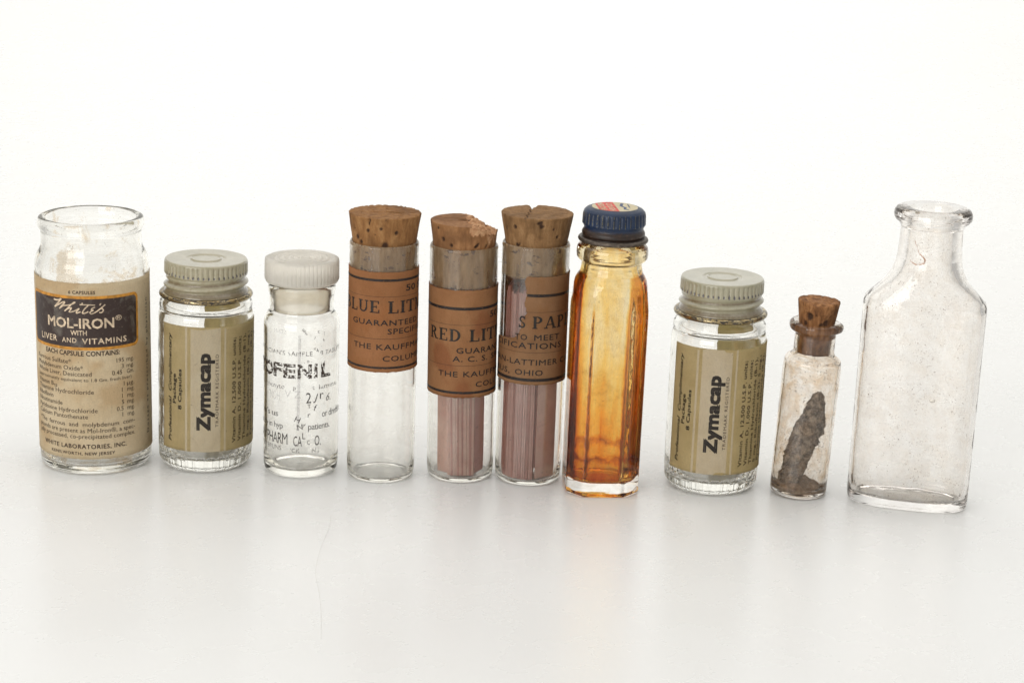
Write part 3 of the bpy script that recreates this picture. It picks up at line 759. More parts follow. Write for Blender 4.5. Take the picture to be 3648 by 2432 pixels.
def litmus_vial(name, label, loc, tilt, R, kind, s_off, z_off, ztop, seed, corkargs, paperc, tear=None, film=0.2, turn=0.0, stain=None):
    """label print laid out on the first vial's coordinates, moved by s_off / z_off"""
    t = thing(name, label, "vial", loc, tilt, turn)
    r = R
    outer = fillet([(0, 0.012), (0.6, 0.012, 0.1), (0.7, 0.0, 0.08), (r - 0.03, 0.01, 0.10), (r, 0.25, 0.12), (r, ztop - 0.1, 0.05), (r + 0.006, ztop - 0.02, 0.04), (r - 0.03, ztop + 0.03, 0.02)])
    inner = fillet([(r - 0.065, ztop + 0.01, 0.02), (r - 0.075, ztop - 0.1, 0.05), (r - 0.075, 0.4, 0.15), (r - 0.13, 0.10, 0.12), (0.3, 0.08, 0.1), (0, 0.085)])
    inner = densify(inner, 0.3)
    # inner face is misted where the cork has been, clearer below
    tt = NT("misted_inner_glass")
    z = tt.sepz()[2]
    vec = tt.coord(loc=(seed, 2, 1))
    g = tt.n("ShaderNodeBsdfGlass", Color=(1, 1, 1), Roughness=0.0, IOR=1.5)
    fcol = tt.ramp(tt.noise(3.0, 5, 0.65, tt.coord(scale=(3, 3, 0.5), loc=(seed, 1, 0))), [(0.3, (0.56, 0.375, 0.21)), (0.7, (0.78, 0.58, 0.37))])
    fcol = tt.mixc(tt.ramp(tt.noise(2.8, 4, 0.65, tt.coord(scale=(1, 1, 1.8), loc=(seed * 2, 3, 4))), [(0.59, 0.0), (0.66, 0.85)]), fcol, (0.15, 0.12, 0.12))
    d = tt.n("ShaderNodeBsdfDiffuse", Color=fcol); tr = tt.n("ShaderNodeBsdfTranslucent", Color=fcol)
    zl = corkargs['plug'][1]
    mr = tt.n("ShaderNodeMapRange", _interpolation_type='SMOOTHSTEP'); tt.put(mr.inputs[0], z); mr.inputs[1].default_value = zl - 0.05; mr.inputs[2].default_value = zl + 0.08; mr.inputs[3].default_value = 0.0; mr.inputs[4].default_value = 1.0
    hi = tt.mul(mr.outputs[0], tt.ramp(tt.noise(2.5, 5, 0.6, tt.coord(scale=(2, 2, 0.5), loc=(seed, 0, 0))), [(0.32, film * 0.55), (0.68, film * 1.25)]))
    lo = tt.ramp(tt.noise(2.4, 6, 0.7, vec, 0.8), [(0.55, 0.008), (0.75, 0.12)])
    f = tt.mul(hi, lo, 'ADD')
    gi = tt.surf(tt.mixs(f, g.outputs[0], tt.mixs(0.12, d.outputs[0], tr.outputs[0])))
    body = hollow("vial_body", outer, inner, [G_CLEAR, gi], t, N=128)
    lb, lt = z_off
    a, b = -1.2 + s_off - 1.4, -1.2 + s_off - 1.4 + 2 * pi * R - 0.25
    left = None
    if tear:
        a = -1.55; b = -1.55 + 2 * pi * R - 0.1
        def left(zz):
            pts = [(2.5, -1.55), (3.95, -1.50), (4.03, -1.28), (4.07, -1.10), (4.09, -0.80), (4.12, -0.55), (4.20, -0.42), (4.30, -0.37), (4.45, -0.31), (4.62, -0.34), (4.75, -0.24), (4.85, -0.17), (5.0, -0.22), (5.1, -0.25), (5.35, -0.20), (5.5, -0.22), (5.7, -0.26), (5.9, -0.19)]
            for (za, sa), (zb2, sb) in zip(pts, pts[1:]):
                if zz <= zb2 + 1e-4:
                    k = (zz - za) / (zb2 - za); return sa + (sb - sa) * k + 0.02 * noise.noise((zz * 14, 3, 1)) + 0.012 * noise.noise((zz * 45, 3, 1))
            return -0.19
    pm = paper("litmus_label_paper", *paperc, seed=seed + 1.1, trans=0.34, tcol=(0.85, 0.36, 0.12), nscale=1.0)
    lab = label_patch("paper_label", R, a, b, lb, lt, pm, t, seed=seed + 3, rag=0.012, left=left, nz=90 if tear else 36, th=0.014)
    P = Print(R, 0.020)
    cut = -9
    def bar(z0_, z1_, m_):
        s_a = a + 0.01 if not tear else max(left((z0_ + z1_) / 2) + 0.015, a)
        P.rect(m_, s_a, b - 0.03, z0_, z1_, 0)
    k = 0.0 if kind != 'red' else 0.0
    if kind == 'blue':
        bar(5.613, 5.68, INK); bar(3.237, 3.296, INK); bar(5.198, 5.206, INKB); bar(4.054, 4.063, INKB)
        P.text(INK, "50 STRIPS", 0.63, 5.335, 0.165, 2.2, bold=0.03)
        slab(P, INK, "BLUE", -1.32, -0.07, 4.765, 0.325); slab(P, INK, "LITMUS", 0.12, 2.15, 4.755, 0.33)
        P.text(INK, "GUARANTEED", -0.909, 4.425, 0.145, 1.118, bold=0.022, sp=1.1)
        P.text(INK, "SPECIFICATIONS", 0.127, 4.19, 0.145, 2.4, bold=0.022, sp=1.1)
        P.text(INK, "THE", -0.859, 3.768, 0.145, -0.306, bold=0.018, sp=1.1); P.text(INK, "KAUFFMAN", -0.159, 3.762, 0.145, 1.48, bold=0.018, sp=1.1)
        P.text(INK, "COLUMBUS", 0.008, 3.447, 0.145, 1.62, bold=0.018, sp=1.1)
    elif kind == 'red':
        bar(4.847, 4.926, INK); bar(2.54, 2.609, INK); bar(4.437, 4.445, INKB); bar(3.319, 3.327, INKB)
        P.text(INK, "50 STRIPS", 0.812, 4.60, 0.165, 2.4, bold=0.03)
        slab(P, INK_SOLID, "RED", -1.026, -0.016, 3.99, 0.335); slab(P, INK_SOLID, "LITMUS", 0.177, 2.2, 3.988, 0.33)
        P.text(INK, "GUARANTEED", -0.15, 3.67, 0.145, 1.86, bold=0.022, sp=1.1)
        P.text(INK, "A. C. S.", -0.245, 3.44, 0.145, 0.734, bold=0.022, sp=1.1); P.text(INK, "SPEC", 0.90, 3.44, 0.145, 1.6, bold=0.022, sp=1.1)
        P.text(INK, "THE", -0.664, 3.01, 0.145, -0.11, bold=0.018, sp=1.1); P.text(INK, "KAUFFMAN", 0.044, 3.02, 0.145, 1.68, bold=0.018, sp=1.1)
        P.text(INK, "COLUMBUS", 0.382, 2.725, 0.145, 2.0, bold=0.018, sp=1.1)
    else:
        bar(5.289, 5.368, INK); bar(2.97, 3.055, INK); bar(4.872, 4.880, INKB); bar(3.763, 3.771, INKB)
        slab(P, INK_SOLID, "S", -0.40, -0.19, 4.43, 0.33); slab(P, INK_SOLID, "PAPERS", -0.026, 1.95, 4.43, 0.335)
        P.text(INK, "TO", -0.486, 4.11, 0.150, -0.146, bold=0.022, sp=1.1); P.text(INK, "MEET", 0.04, 4.11, 0.150, 0.777, bold=0.022, sp=1.1)
        P.text(INK, "CIFICATIONS", -1.22, 3.875, 0.155, 0.862, bold=0.022, sp=1.1)
        P.text(INK, "MAN-LATTIMER CO.", -1.40, 3.425, 0.150, 1.35, bold=0.018, sp=1.1)
        P.text(INK, "BUS,", -1.213, 3.14, 0.150, -0.62, bold=0.018, sp=1.1); P.text(INK, "OHIO", -0.448, 3.14, 0.150, 0.301, bold=0.018, sp=1.1)
    P.build("lettering", lab)
    cork("cork_stopper", t, **corkargs)
    return t

def crack4(X, Y, Z, top, side):
    w = 0
    if top:
        # lens shaped hole along x
        u = (X - 0.28) / 0.20; v = (Y + 0.06 - 0.05 * sin(X * 9)) / 0.055
        q = exp(-(u * u + v * v) ** 1.5)
        Z -= 0.16 * q; w = min(1, q * 1.6)
        v2 = (Y + 0.02 - 0.03 * X) / 0.018
        q2 = exp(-v2 * v2) * 0.5; Z -= 0.02 * q2; w = max(w, q2 * 0.6)
        q3 = max(0, noise.noise((X * 9, Y * 9, 4)) - 0.35) * 2; Z -= 0.05 * q3; w = max(w, q3)
    edge = X * X + Y * Y
    if edge > 0.80 and Z > 7.0:
        n_ = max(0, noise.noise((X * 11, Y * 11, 7))); X *= 1 - 0.05 * n_; Y *= 1 - 0.05 * n_; Z -= 0.03 * n_
    return X, Y, Z, w
def crack6(X, Y, Z, top, side):
    w = 0
    # split running front to back, slightly left of centre, open as a notch at the back
    xc = -0.30 + 0.10 * (Y + 0.9) + 0.025 * sin(Y * 17)
    wd = 0.018 + 0.05 * sm(0.45, 0.85, Y)
    v = (X - xc) / wd
    q = exp(-v * v)
    if top:
        dep = 0.05 + 0.16 * sm(0.5, 0.85, Y)
        Z -= dep * q; w = min(1, q * 1.2)
    elif side and Y > 0.5 and Z > 7.12: Z -= 0.14 * q * sm(7.12, 7.3, Z); w = q
    elif side and Y < -0.5 and Z > 7.28: w = 0.6 * q
    return X, Y, Z, w
def broken5(X, Y, Z, top, side):
    w = 0
    # right half torn away: limit height
    n1 = noise.noise((X * 5, Y * 5, 3)); n2 = noise.noise((X * 13, Y * 13, 8)); n3 = noise.noise((X * 30, Y * 30, 1))
    d = (X + 0.12 * Y) - 0.02 + 0.10 * n1
    h = 7.08 - 0.03 * X
    drop = 0.27 * sm(0.0, 0.80, d) + (0.10 * n1 + 0.07 * n2 + 0.015 * n3) * sm(0.0, 0.2, d)
    lim = h - max(0, drop)
    if d > 0 and side and Z > lim - 0.05:
        k = 1 - 0.07 * sm(lim - 0.05, lim + 0.25, Z) - 0.02 * max(0, n2); X *= k; Y *= k
    if d > 0 and side and Z > lim - 0.17 - 0.16 * n1 - 0.08 * n2: w = -0.8; X *= 0.985 + 0.02 * n2; Y *= 0.985 + 0.02 * n2
    if Z > lim: Z = lim
    if top:
        u = (X - 0.08) / 0.20; v = (Y - 0.12) / 0.10
        q = exp(-(u * u + v * v)); Z -= 0.14 * q; w = max(w, min(1, q * 1.1))
        for yc in (-0.12, 0.30):
            g = exp(-((Y - yc - 0.10 * X) / 0.016) ** 2) * sm(0.1, -0.15, X) * sm(-0.8, -0.6, X)
            Z -= 0.03 * g; w = max(w, g * 0.9)
        if d > 0.05: w = -sm(0.05, 0.15, d) if n2 < 0.35 else 0.7
    return X, Y, Z, w

CK4 = cork_mat("tan_cork", (0.145, 0.070, 0.027), (0.255, 0.140, 0.056), (0.357, 0.221, 0.102), 1.0)
CK5 = cork_mat("crumbled_cork", (0.153, 0.076, 0.034), (0.264, 0.145, 0.066), (0.357, 0.212, 0.106), 5.0)
CK6 = cork_mat("olive_cork", (0.128, 0.075, 0.032), (0.221, 0.136, 0.064), (0.315, 0.212, 0.111), 9.0)

litmus_vial("litmus_vial", "empty corked glass vial with brown BLUE LITMUS label, right of the white stoppered vial", (-3.476, -0.27, 0), 0.0, 0.92, 'blue', 0, (3.14, 5.86), 6.50, 4.0,
            dict(r1=0.965, r0=0.838, z1=7.285, z0=6.50, mat=CK4, deform=crack4, seed=2.0, plug=(0.785, 5.72), pits=[(-0.50, 6.95, 0.045, 0.06), (0.36, 6.90, 0.05, 0.06), (-0.95, 6.72, 0.06, 0.05), (-0.8, 6.60, 0.05, 0.05), (-0.1, 7.02, 0.04, 0.03), (0.02, 6.55, 0.09, 0.03), (0.03, 7.28, 0.03, 0.03)]),
            ((0.378, 0.167, 0.066), (0.464, 0.218, 0.095), (0.415, 0.173, 0.063)), film=0.54)
litmus_vial("litmus_vial", "corked vial with brown RED LITMUS label and crumbling broken cork, holding pink paper strips", (-1.305, -0.013, 0), -0.009, 0.912, 'red', 0, (2.436, 5.385), 6.43, 14.0,
            dict(r1=0.905, r0=0.830, z1=7.11, z0=6.45, mat=CK5, deform=broken5, seed=8.0, plug=(0.775, 5.36), pits=[(-0.72, 6.70, 0.05, 0.08), (-0.42, 6.56, 0.045, 0.07), (-0.9, 6.98, 0.035, 0.05), (0.9, 6.62, 0.05, 0.05)]),
            ((0.384, 0.183, 0.078), (0.456, 0.233, 0.106), (0.324, 0.120, 0.049)), film=0.58)
litmus_vial("litmus_vial", "corked vial with torn brown PAPER label and mauve strips, left of the amber bottle", (0.554, -0.067, 0), 0.0, 0.905, 'torn', 0, (2.878, 5.83), 6.57, 24.0,
            dict(r1=0.962, r0=0.822, z1=7.385, z0=6.57, mat=CK6, deform=crack6, seed=15.0, plug=(0.77, 5.72), pits=[(-0.68, 7.12, 0.05, 0.07), (-0.66, 6.62, 0.05, 0.07), (0.12, 7.20, 0.05, 0.03), (0.68, 6.88, 0.035, 0.07), (0.52, 7.10, 0.03, 0.04), (-1.1, 7.0, 0.035, 0.04)]),
            ((0.312, 0.164, 0.078), (0.384, 0.214, 0.106), (0.324, 0.158, 0.067)), tear=True, film=0.54)

# ---------------------------------------------------------------- litmus strips standing inside the vials
def strip_mat(name, c1, c2):
    return paper(name, c1, c2, None, trans=0.45, nscale=1.5, seed=3.3)
def strip(vial_loc, tiltv, x0, x1, y0, y1, z0, z1, mat, label, group, lean=0.0, curl=0.0, th=0.016, leany=0.0):
    """paper strip; (x0,y0)-(x1,y1) its bottom edge in plan inside the vial"""
    d = Vector((x1 - x0, y1 - y0)); n = Vector((-d.y, d.x)).normalized() * th / 2
    vs = []; fs = []; K = 12
    for i in range(K + 1):
        k = i / K; z = z0 + (z1 - z0) * k
        ox = lean * k + curl * sin(pi * k); oy = leany * k
        for px, py in ((x0 + n.x, y0 + n.y), (x1 + n.x, y1 + n.y), (x1 - n.x, y1 - n.y), (x0 - n.x, y0 - n.y)):
            vs.append((px + ox, py + oy, z))
        if i:
            b = 4 * i
            for q in range(4): fs.append((b - 4 + q, b - 4 + (q + 1) % 4, b + (q + 1) % 4, b + q))
    fs.append((3, 2, 1, 0)); b = 4 * K; fs.append((b, b + 1, b + 2, b + 3))
    me = bpy.data.meshes.new("litmus_strip"); me.from_pydata(vs, [], fs); me.update()
    o = link("litmus_strip", me, mat, None, smooth=False)
    rz = -atan2(vial_loc[0], 52.5 + vial_loc[1])
    o.matrix_world = Matrix.Translation(Vector(vial_loc)) @ Matrix.Rotation(tiltv, 4, 'Y') @ Matrix.Rotation(rz, 4, 'Z')
    o["label"] = label; o["category"] = "paper strip"; o["group"] = group
    return o

PK = strip_mat("pink_strip_paper", (0.90, 0.56, 0.46), (0.95, 0.68, 0.57))
PK2 = strip_mat("rose_strip_paper", (0.72, 0.37, 0.32), (0.80, 0.46, 0.40))
MV = strip_mat("mauve_strip_paper", (0.76, 0.43, 0.37), (0.84, 0.53, 0.46))
MV2 = strip_mat("dark_mauve_strip_paper", (0.62, 0.32, 0.27), (0.70, 0.40, 0.34))
L5 = (-1.305, -0.013, 0); L6 = (0.554, -0.067, 0)
g5 = "pink litmus strips standing in the red litmus vial"; g6 = "mauve litmus strips standing in the torn label vial"
strip(L5, -0.009, -0.60, -0.24, -0.30, -0.56, 0.16, 5.15, PK, "broad pale pink paper strip at the left inside the RED LITMUS vial", g5, lean=-0.02, curl=-0.01)
strip(L5, -0.009, 0.36, 0.62, -0.50, -0.16, 0.16, 5.1, PK2, "rose pink paper strip facing out at the right inside the RED LITMUS vial", g5, lean=-0.02)
x = -0.33
for i in range(13):
    gap = rnd.choice((0.035, 0.045, 0.07, 0.095))
    if x + gap > 0.44: break
    y = -sqrt(max(0.0, 0.78 ** 2 - x * x)) + 0.07 + 0.02 * rnd.random()
    xm = x + gap / 2
    strip(L5, -0.009, xm, xm + 0.12, y, y + 0.75, 0.15 + 0.03 * rnd.random(), 5.0 + rnd.random() * 0.25, (PK, PK, PK2)[i % 3],
          "thin pink paper strip edge on in the bundle inside the RED LITMUS vial", g5, lean=-0.11 + 0.010 * i, curl=-0.02, th=gap * 0.90)
    x += gap
x = -0.72
for i in range(20):
    gap = rnd.choice((0.04, 0.055, 0.07, 0.085))
    if x + gap > 0.12: break
    xm = x + gap / 2
    y = -sqrt(max(0.0, 0.79 ** 2 - (abs(xm) + 0.02) ** 2)) + 0.05 + 0.02 * rnd.random()
    strip(L6, 0, xm, xm + 0.05, y, max(y + 0.3, min(y + 0.80, 0.45)), 0.15, 5.25 + rnd.random() * 0.2, (MV, MV2, MV)[i % 3],
          "mauve paper strip edge on in the upright stack inside the torn label vial", g6, lean=rnd.uniform(-0.008, 0.008), th=gap - 0.010)
    x += gap
strip(L6, 0, 0.02, 0.66, 0.30, 0.18, 0.15, 5.0, MV2, "dark mauve paper strip added behind the others to block the bright slit inside the torn label vial", g6, lean=0.0)  # added strip, blocks the bright background showing through the slit beside the stack
strip(L6, 0, 0.19, 0.68, -0.62, -0.28, 0.15, 4.9, PK, "broad pinkish paper strip facing out at the right inside the torn label vial", g6, lean=0.0)

# ================================================================ 7. amber stained panelled bottle
def amber_bottle():
    loc = (2.512, -0.656, 0)
    t = thing("cough_medicine_bottle", "tall panelled glass bottle stained amber inside with rusty blue screw cap", "bottle", loc, 0.007, turn=radians(5) + atan2(loc[0], 52.5 + loc[1]) * 0)
    t.matrix_world = Matrix.Translation(Vector(loc)) @ Matrix.Rotation(0.007, 4, 'Y') @ Matrix.Rotation(radians(5), 4, 'Z')
    N = 192
    def octr(a, A, c):
        """radius of a square (half side A) with corners cut by c, along angle a"""
        x, y = abs(sin(a)), abs(cos(a))
        r1 = A / max(x, y, 1e-6); r2 = (2 * A - c) / (x + y)
        k = 40.0
        return -math.log(exp(-k * r1) + exp(-k * r2)) / k
    def sec(z, A, c, rc, bl, sc=1.0):
        out = []
        for j in range(N):
            a = 2 * pi * j / N
            r = octr(a, A, c) * (1 - bl) + rc * bl
            out.append((r * sc * sin(a), -r * sc * cos(a), z))
        return out
    rows = []
    A, c = 0.985, 0.40
    rows.append(sec(0.06, A, c, 0.5, 0.0, 0.3)); rows.append(sec(0.06, A, c, 0.5, 0.0, 0.72)); rows.append(sec(0.0, A, c, 0.5, 0, 0.80)); rows.append(sec(0.0, A, c, 0.5, 0, 0.94)); rows.append(sec(0.02, A, c, 0.5, 0, 0.975)); rows.append(sec(0.07, A, c, 0.5, 0, 0.995))
    for z in [0.12 + 0.25 * i for i in range(20)]: rows.append(sec(z, A, c, 0.5, 0))
    for z, R_, bl in ((5.05, 0.99, 0.03), (5.2, 1.0, 0.12), (5.35, 1.0, 0.25), (5.5, 1.0, 0.38), (5.65, 0.99, 0.58), (5.78, 0.955, 0.78), (5.90, 0.895, 0.93), (5.98, 0.84, 1.0), (6.05, 0.82, 1), (6.18, 0.80, 1), (6.27, 0.80, 1), (6.31, 0.85, 1), (6.34, 0.90, 1), (6.40, 0.935, 1), (6.50, 0.948, 1), (6.60, 0.945, 1), (6.68, 0.925, 1), (6.73, 0.88, 1), (6.76, 0.80, 1), (6.78, 0.72, 1), (7.0, 0.70, 1), (7.45, 0.70, 1), (7.48, 0.67, 1)):
        rows.append(sec(z, A * (1 - 0.06 * bl), c, R_, bl))
    orows = rows; rows = []
    rows.append(sec(7.48, A, c, 0.60, 1)); rows.append(sec(7.0, A, c, 0.58, 1)); rows.append(sec(6.4, A, c, 0.60, 1))
    for z, R_, bl in ((6.1, 0.64, 0.95), (5.9, 0.70, 0.8), (5.7, 0.78, 0.6), (5.5, 0.82, 0.4), (5.3, 0.83, 0.25), (5.1, 0.83, 0.2)):
        rows.append(sec(z, 0.80, 0.34, R_, bl))
    for i in range(18):
        z = 4.9 - i * 0.25
        rows.append(sec(z, 0.80 - 0.02 * sm(2, 0.5, z), 0.34, 0.83, 0.2))
    for z, k in ((0.50, 0.98), (0.40, 0.94), (0.34, 0.86), (0.31, 0.70), (0.30, 0.4)): rows.append(sec(z, 0.78, 0.34, 0.83, 0.2, k))
    rows = support_rows(rows); orows = support_rows(orows + [rows[0]])[:-1]; n0 = len(orows); rows = orows + rows
    gt = glass("medicine_bottle_glass", (0.985, 0.98, 0.97), film=0.12, filmcol=(0.62, 0.50, 0.38), fscale=2.0, specks=0.7, speckcol=(0.28, 0.15, 0.06), wav=0.25, seed=31, thr=(0.5, 0.75))
    # dried syrup on the inside wall: stronger towards the bottom and down the corners
    a = NT("dried_amber_residue")
    X, Y, Z = a.sepz()
    vec = a.coord(scale=(2.2, 2.2, 0.45), loc=(3.1, 0, 0))
    nz = a.noise(1.1, 5, 0.6, vec, 0.4)
    mr = a.n("ShaderNodeMapRange"); a.put(mr.inputs[0], Z); mr.inputs[1].default_value = 4.2; mr.inputs[2].default_value = 1.0; mr.inputs[3].default_value = 0.10; mr.inputs[4].default_value = 0.48
    ax = a.mul(X, 0.0, 'ABSOLUTE') if False else None
    xa = a.n("ShaderNodeMath", _operation='ABSOLUTE'); a.put(xa.inputs[0], X)
    ed = a.n("ShaderNodeMapRange"); a.put(ed.inputs[0], xa.outputs[0]); ed.inputs[1].default_value = 0.60; ed.inputs[2].default_value = 0.78; ed.inputs[3].default_value = 0.0; ed.inputs[4].default_value = 0.62
    sub = a.mul(nz, 0.5, 'SUBTRACT')
    amt = a.mul(a.mul(mr.outputs[0], a.mul(sub, 0.8), 'ADD'), ed.outputs[0], 'ADD')
    st2 = a.mul(a.mul(a.noise(2.0, 5, 0.7, a.coord(scale=(3.2, 3.2, 0.16), loc=(7, 2, 0))), 0.52, 'SUBTRACT'), 2.2)
    lowm = a.n("ShaderNodeMapRange"); a.put(lowm.inputs[0], Z); lowm.inputs[1].default_value = 4.4; lowm.inputs[2].default_value = 1.5; lowm.inputs[3].default_value = 0.0; lowm.inputs[4].default_value = 0.8
    mx = a.n("ShaderNodeMath", _operation='MAXIMUM'); a.put(mx.inputs[0], st2); mx.inputs[1].default_value = -0.1
    amt = a.mul(amt, a.mul(a.mul(mx.outputs[0], lowm.outputs[0]), 0.38), 'ADD')
    # tide line
    tl = a.n("ShaderNodeMapRange"); dz = a.mul(Z, a.mul(a.noise(3, 4), 0.5), 'ADD'); dd = a.n("ShaderNodeMath", _operation='ABSOLUTE'); a.put(dd.inputs[0], a.mul(dz, 1.28, 'SUBTRACT'))
    a.put(tl.inputs[0], dd.outputs[0]); tl.inputs[1].default_value = 0.0; tl.inputs[2].default_value = 0.16; tl.inputs[3].default_value = 0.42; tl.inputs[4].default_value = 0.0
    amt = a.mul(amt, tl.outputs[0], 'ADD')
    colr = a.ramp(amt, [(0.0, (1.0, 0.93, 0.74)), (0.25, (0.99, 0.77, 0.34)), (0.50, (0.98, 0.54, 0.10)), (0.75, (0.76, 0.31, 0.045)), (1.0, (0.30, 0.09, 0.016))])
    g = a.n("ShaderNodeBsdfGlass", Roughness=0.012, IOR=1.5); a.put(g.inputs["Color"], colr)
    a.put(g.inputs["Normal"], a.bump(a.noise(3, 3, 0.5, a.coord(scale=(2, 2, 0.5))), 0.25, 0.04))
    dfc = a.n("ShaderNodeBsdfTranslucent"); a.put(dfc.inputs[0], colr)
    s = a.mixs(0.05, g.outputs[0], dfc.outputs[0])
    sp = a.ramp(a.noise(17, 4, 0.7), [(0.66, 0.0), (0.71, 0.75)])
    db = a.n("ShaderNodeBsdfDiffuse", Color=(0.12, 0.06, 0.02))
    s = a.mixs(sp, s, db.outputs[0])
    am = a.surf(s)
    loft("bottle_body", rows, [gt, am], t, midx=lambda i: 1 if i >= n0 else 0)
    # cap
    cm = NT("rusty_blue_paint")
    X, Y, Z = cm.sepz()
    n1 = cm.noise(5, 7, 0.7)
    blue = cm.ramp(cm.noise(3, 4), [(0.35, (0.003, 0.013, 0.040)), (0.65, (0.006, 0.024, 0.070))])
    rust = cm.ramp(cm.noise(9, 6, 0.7), [(0.3, (0.010, 0.008, 0.007)), (0.6, (0.040, 0.020, 0.012)), (0.75, (0.09, 0.065, 0.04))])
    lo = cm.n("ShaderNodeMapRange"); cm.put(lo.inputs[0], cm.mul(Z, cm.mul(n1, 0.14), 'ADD')); lo.inputs[1].default_value = 7.28; lo.inputs[2].default_value = 7.20; lo.inputs[3].default_value = 0.0; lo.inputs[4].default_value = 1.0
    chip = cm.ramp(cm.mul(cm.attr("wear"), cm.noise(22, 3)), [(0.33, 0.0), (0.45, 0.8)])
    c_ = cm.mixc(chip, blue, (0.14, 0.12, 0.06))
    c_ = cm.mixc(cm.ramp(n1, [(0.62, 0.0), (0.70, 0.7)]), c_, (0.03, 0.02, 0.015))
    c_ = cm.mixc(lo.outputs[0], c_, rust)
    capm = cm.surf(cm.pbr(**{"Base Color": c_, "Roughness": 0.38, "Normal": cm.bump(cm.noise(14, 6, 0.7), 0.3, 0.02)}).outputs[0])
    zt = 7.72
    pr = fillet([(0, zt), (0.60, zt, 0.03), (0.64, zt, 0.02), (0.77, zt - 0.05, 0.10), (0.815, zt - 0.16, 0.08), (0.825, zt - 0.44, 0.05), (0.79, zt - 0.50, 0.04), (0.775, 7.16, 0.03), (0.83, 7.08, 0.04), (0.835, 7.01, 0.04), (0.79, 6.94, 0.03), (0.83, 6.90)])
    pr = densify(pr, 0.02)
    K = 34
    def f(a_, r, z):
        if z < zt - 0.10 and z > zt - 0.44 and r > 0.79:
            k = sm(zt - 0.10, zt - 0.17, z) * sm(zt - 0.44, zt - 0.37, z)
            ph = (a_ * K / (2 * pi)) % 1.0
            return 0.012 - 0.030 * k * exp(-((ph - 0.5) / 0.16) ** 2)
        return 0
    def wear(a_, r, z):
        if z < zt - 0.10 and z > zt - 0.44 and r > 0.79:
            ph = (a_ * K / (2 * pi)) % 1.0
            return exp(-((ph - 0.25) / 0.12) ** 2)
        return 0.0
    pr += [(0.74, 6.93), (0.735, zt - 0.08), (0, zt - 0.08)]
    cap = lathe("screw_cap", pr, capm, t, N=340, f=f, wear=wear)
    rm = NT("tarnished_rim")
    rc = rm.ramp(rm.noise(10, 7, 0.75), [(0.35, (0.05, 0.04, 0.032)), (0.6, (0.14, 0.11, 0.085)), (0.72, (0.35, 0.31, 0.25))])
    rimm = rm.surf(rm.pbr(**{"Base Color": rc, "Metallic": 0.55, "Roughness": 0.4, "Normal": rm.bump(rm.noise(20, 5), 0.3, 0.02)}).outputs[0])
    rp = [(0.855 + 0.072 * cos(q), 6.875 + 0.065 * sin(q)) for q in [2 * pi * i / 14 for i in range(15)]]
    loft("rolled_rim", [ring(r, z, 120) for r, z in rp], rimm, cap, close_first=False, close_last=False)
    # printed top: cream disc, red band with words, blue bar
    cream = paper("cream_print", (0.60, 0.52, 0.34), (0.68, 0.60, 0.42), None, seed=44, trans=0, nscale=3)
    red = ink("red_print", (0.62, 0.085, 0.065), 0.25, 20); bluep = ink("blue_print", (0.06, 0.09, 0.17), 0.3, 20)
    def flat(mat, V, F, z, nm="cap_print"):
        me = bpy.data.meshes.new(nm); me.from_pydata([(x, y, z) for x, y in V], [], F); me.update()
        return link(nm, me, mat, cap, smooth=False)
    Rd = 0.605
    disc = [(Rd * cos(2 * pi * i / 72), Rd * sin(2 * pi * i / 72)) for i in range(72)]
    flat(cream, disc, [tuple(range(72))], zt + 0.003)
    ang = radians(-88)   # writing runs away from the viewer, turned
    def rot(p): return (p[0] * cos(ang) - p[1] * sin(ang), p[0] * sin(ang) + p[1] * cos(ang))
    # red band: chord between y -0.52 .. 0.05 in print space
    band = []
    y0_, y1_ = -0.47, 0.03
    for k in range(13): y = y0_ + (y1_ - y0_) * k / 12; band.append((sqrt(Rd * Rd - y * y) - 0.004, y))
    for k in range(13): y = y1_ - (y1_ - y0_) * k / 12; band.append((-sqrt(Rd * Rd - y * y) + 0.004, y))
    flat(red, [rot(p) for p in band], [tuple(range(26))], zt + 0.005)
    def ttext(s, x0, x1, y, cap_h, mat, bold=0.02, shear=0.0):
        V, F = text_raw(s, bold, shear, 1.0)
        a0 = min(v[0] for v in V); a1 = max(v[0] for v in V); kx = (x1 - x0) / (a1 - a0); ky = cap_h / CAP
        flat(mat, [rot(((v[0] - a0) * kx + x0, v[1] * ky + y)) for v in V], F, zt + 0.007)
    ttext("COUGH", -0.40, 0.52, -0.19, 0.15, cream); ttext("MEDICINE", -0.46, 0.42, -0.41, 0.15, cream)
    flat(bluep, [rot(p) for p in ((-0.45, 0.22), (-0.1, 0.14), (0.1, 0.22), (0.32, 0.18), (0.42, 0.28), (0.36, 0.33), (0.28, 0.25), (0.1, 0.30), (-0.1, 0.22), (-0.42, 0.30))], [tuple(range(10))], zt + 0.005)
    flat(bluep, [rot(p) for p in ((-0.35, 0.38), (0.1, 0.36), (0.12, 0.39), (-0.33, 0.41))], [(0, 1, 2, 3)], zt + 0.005)
amber_bottle()

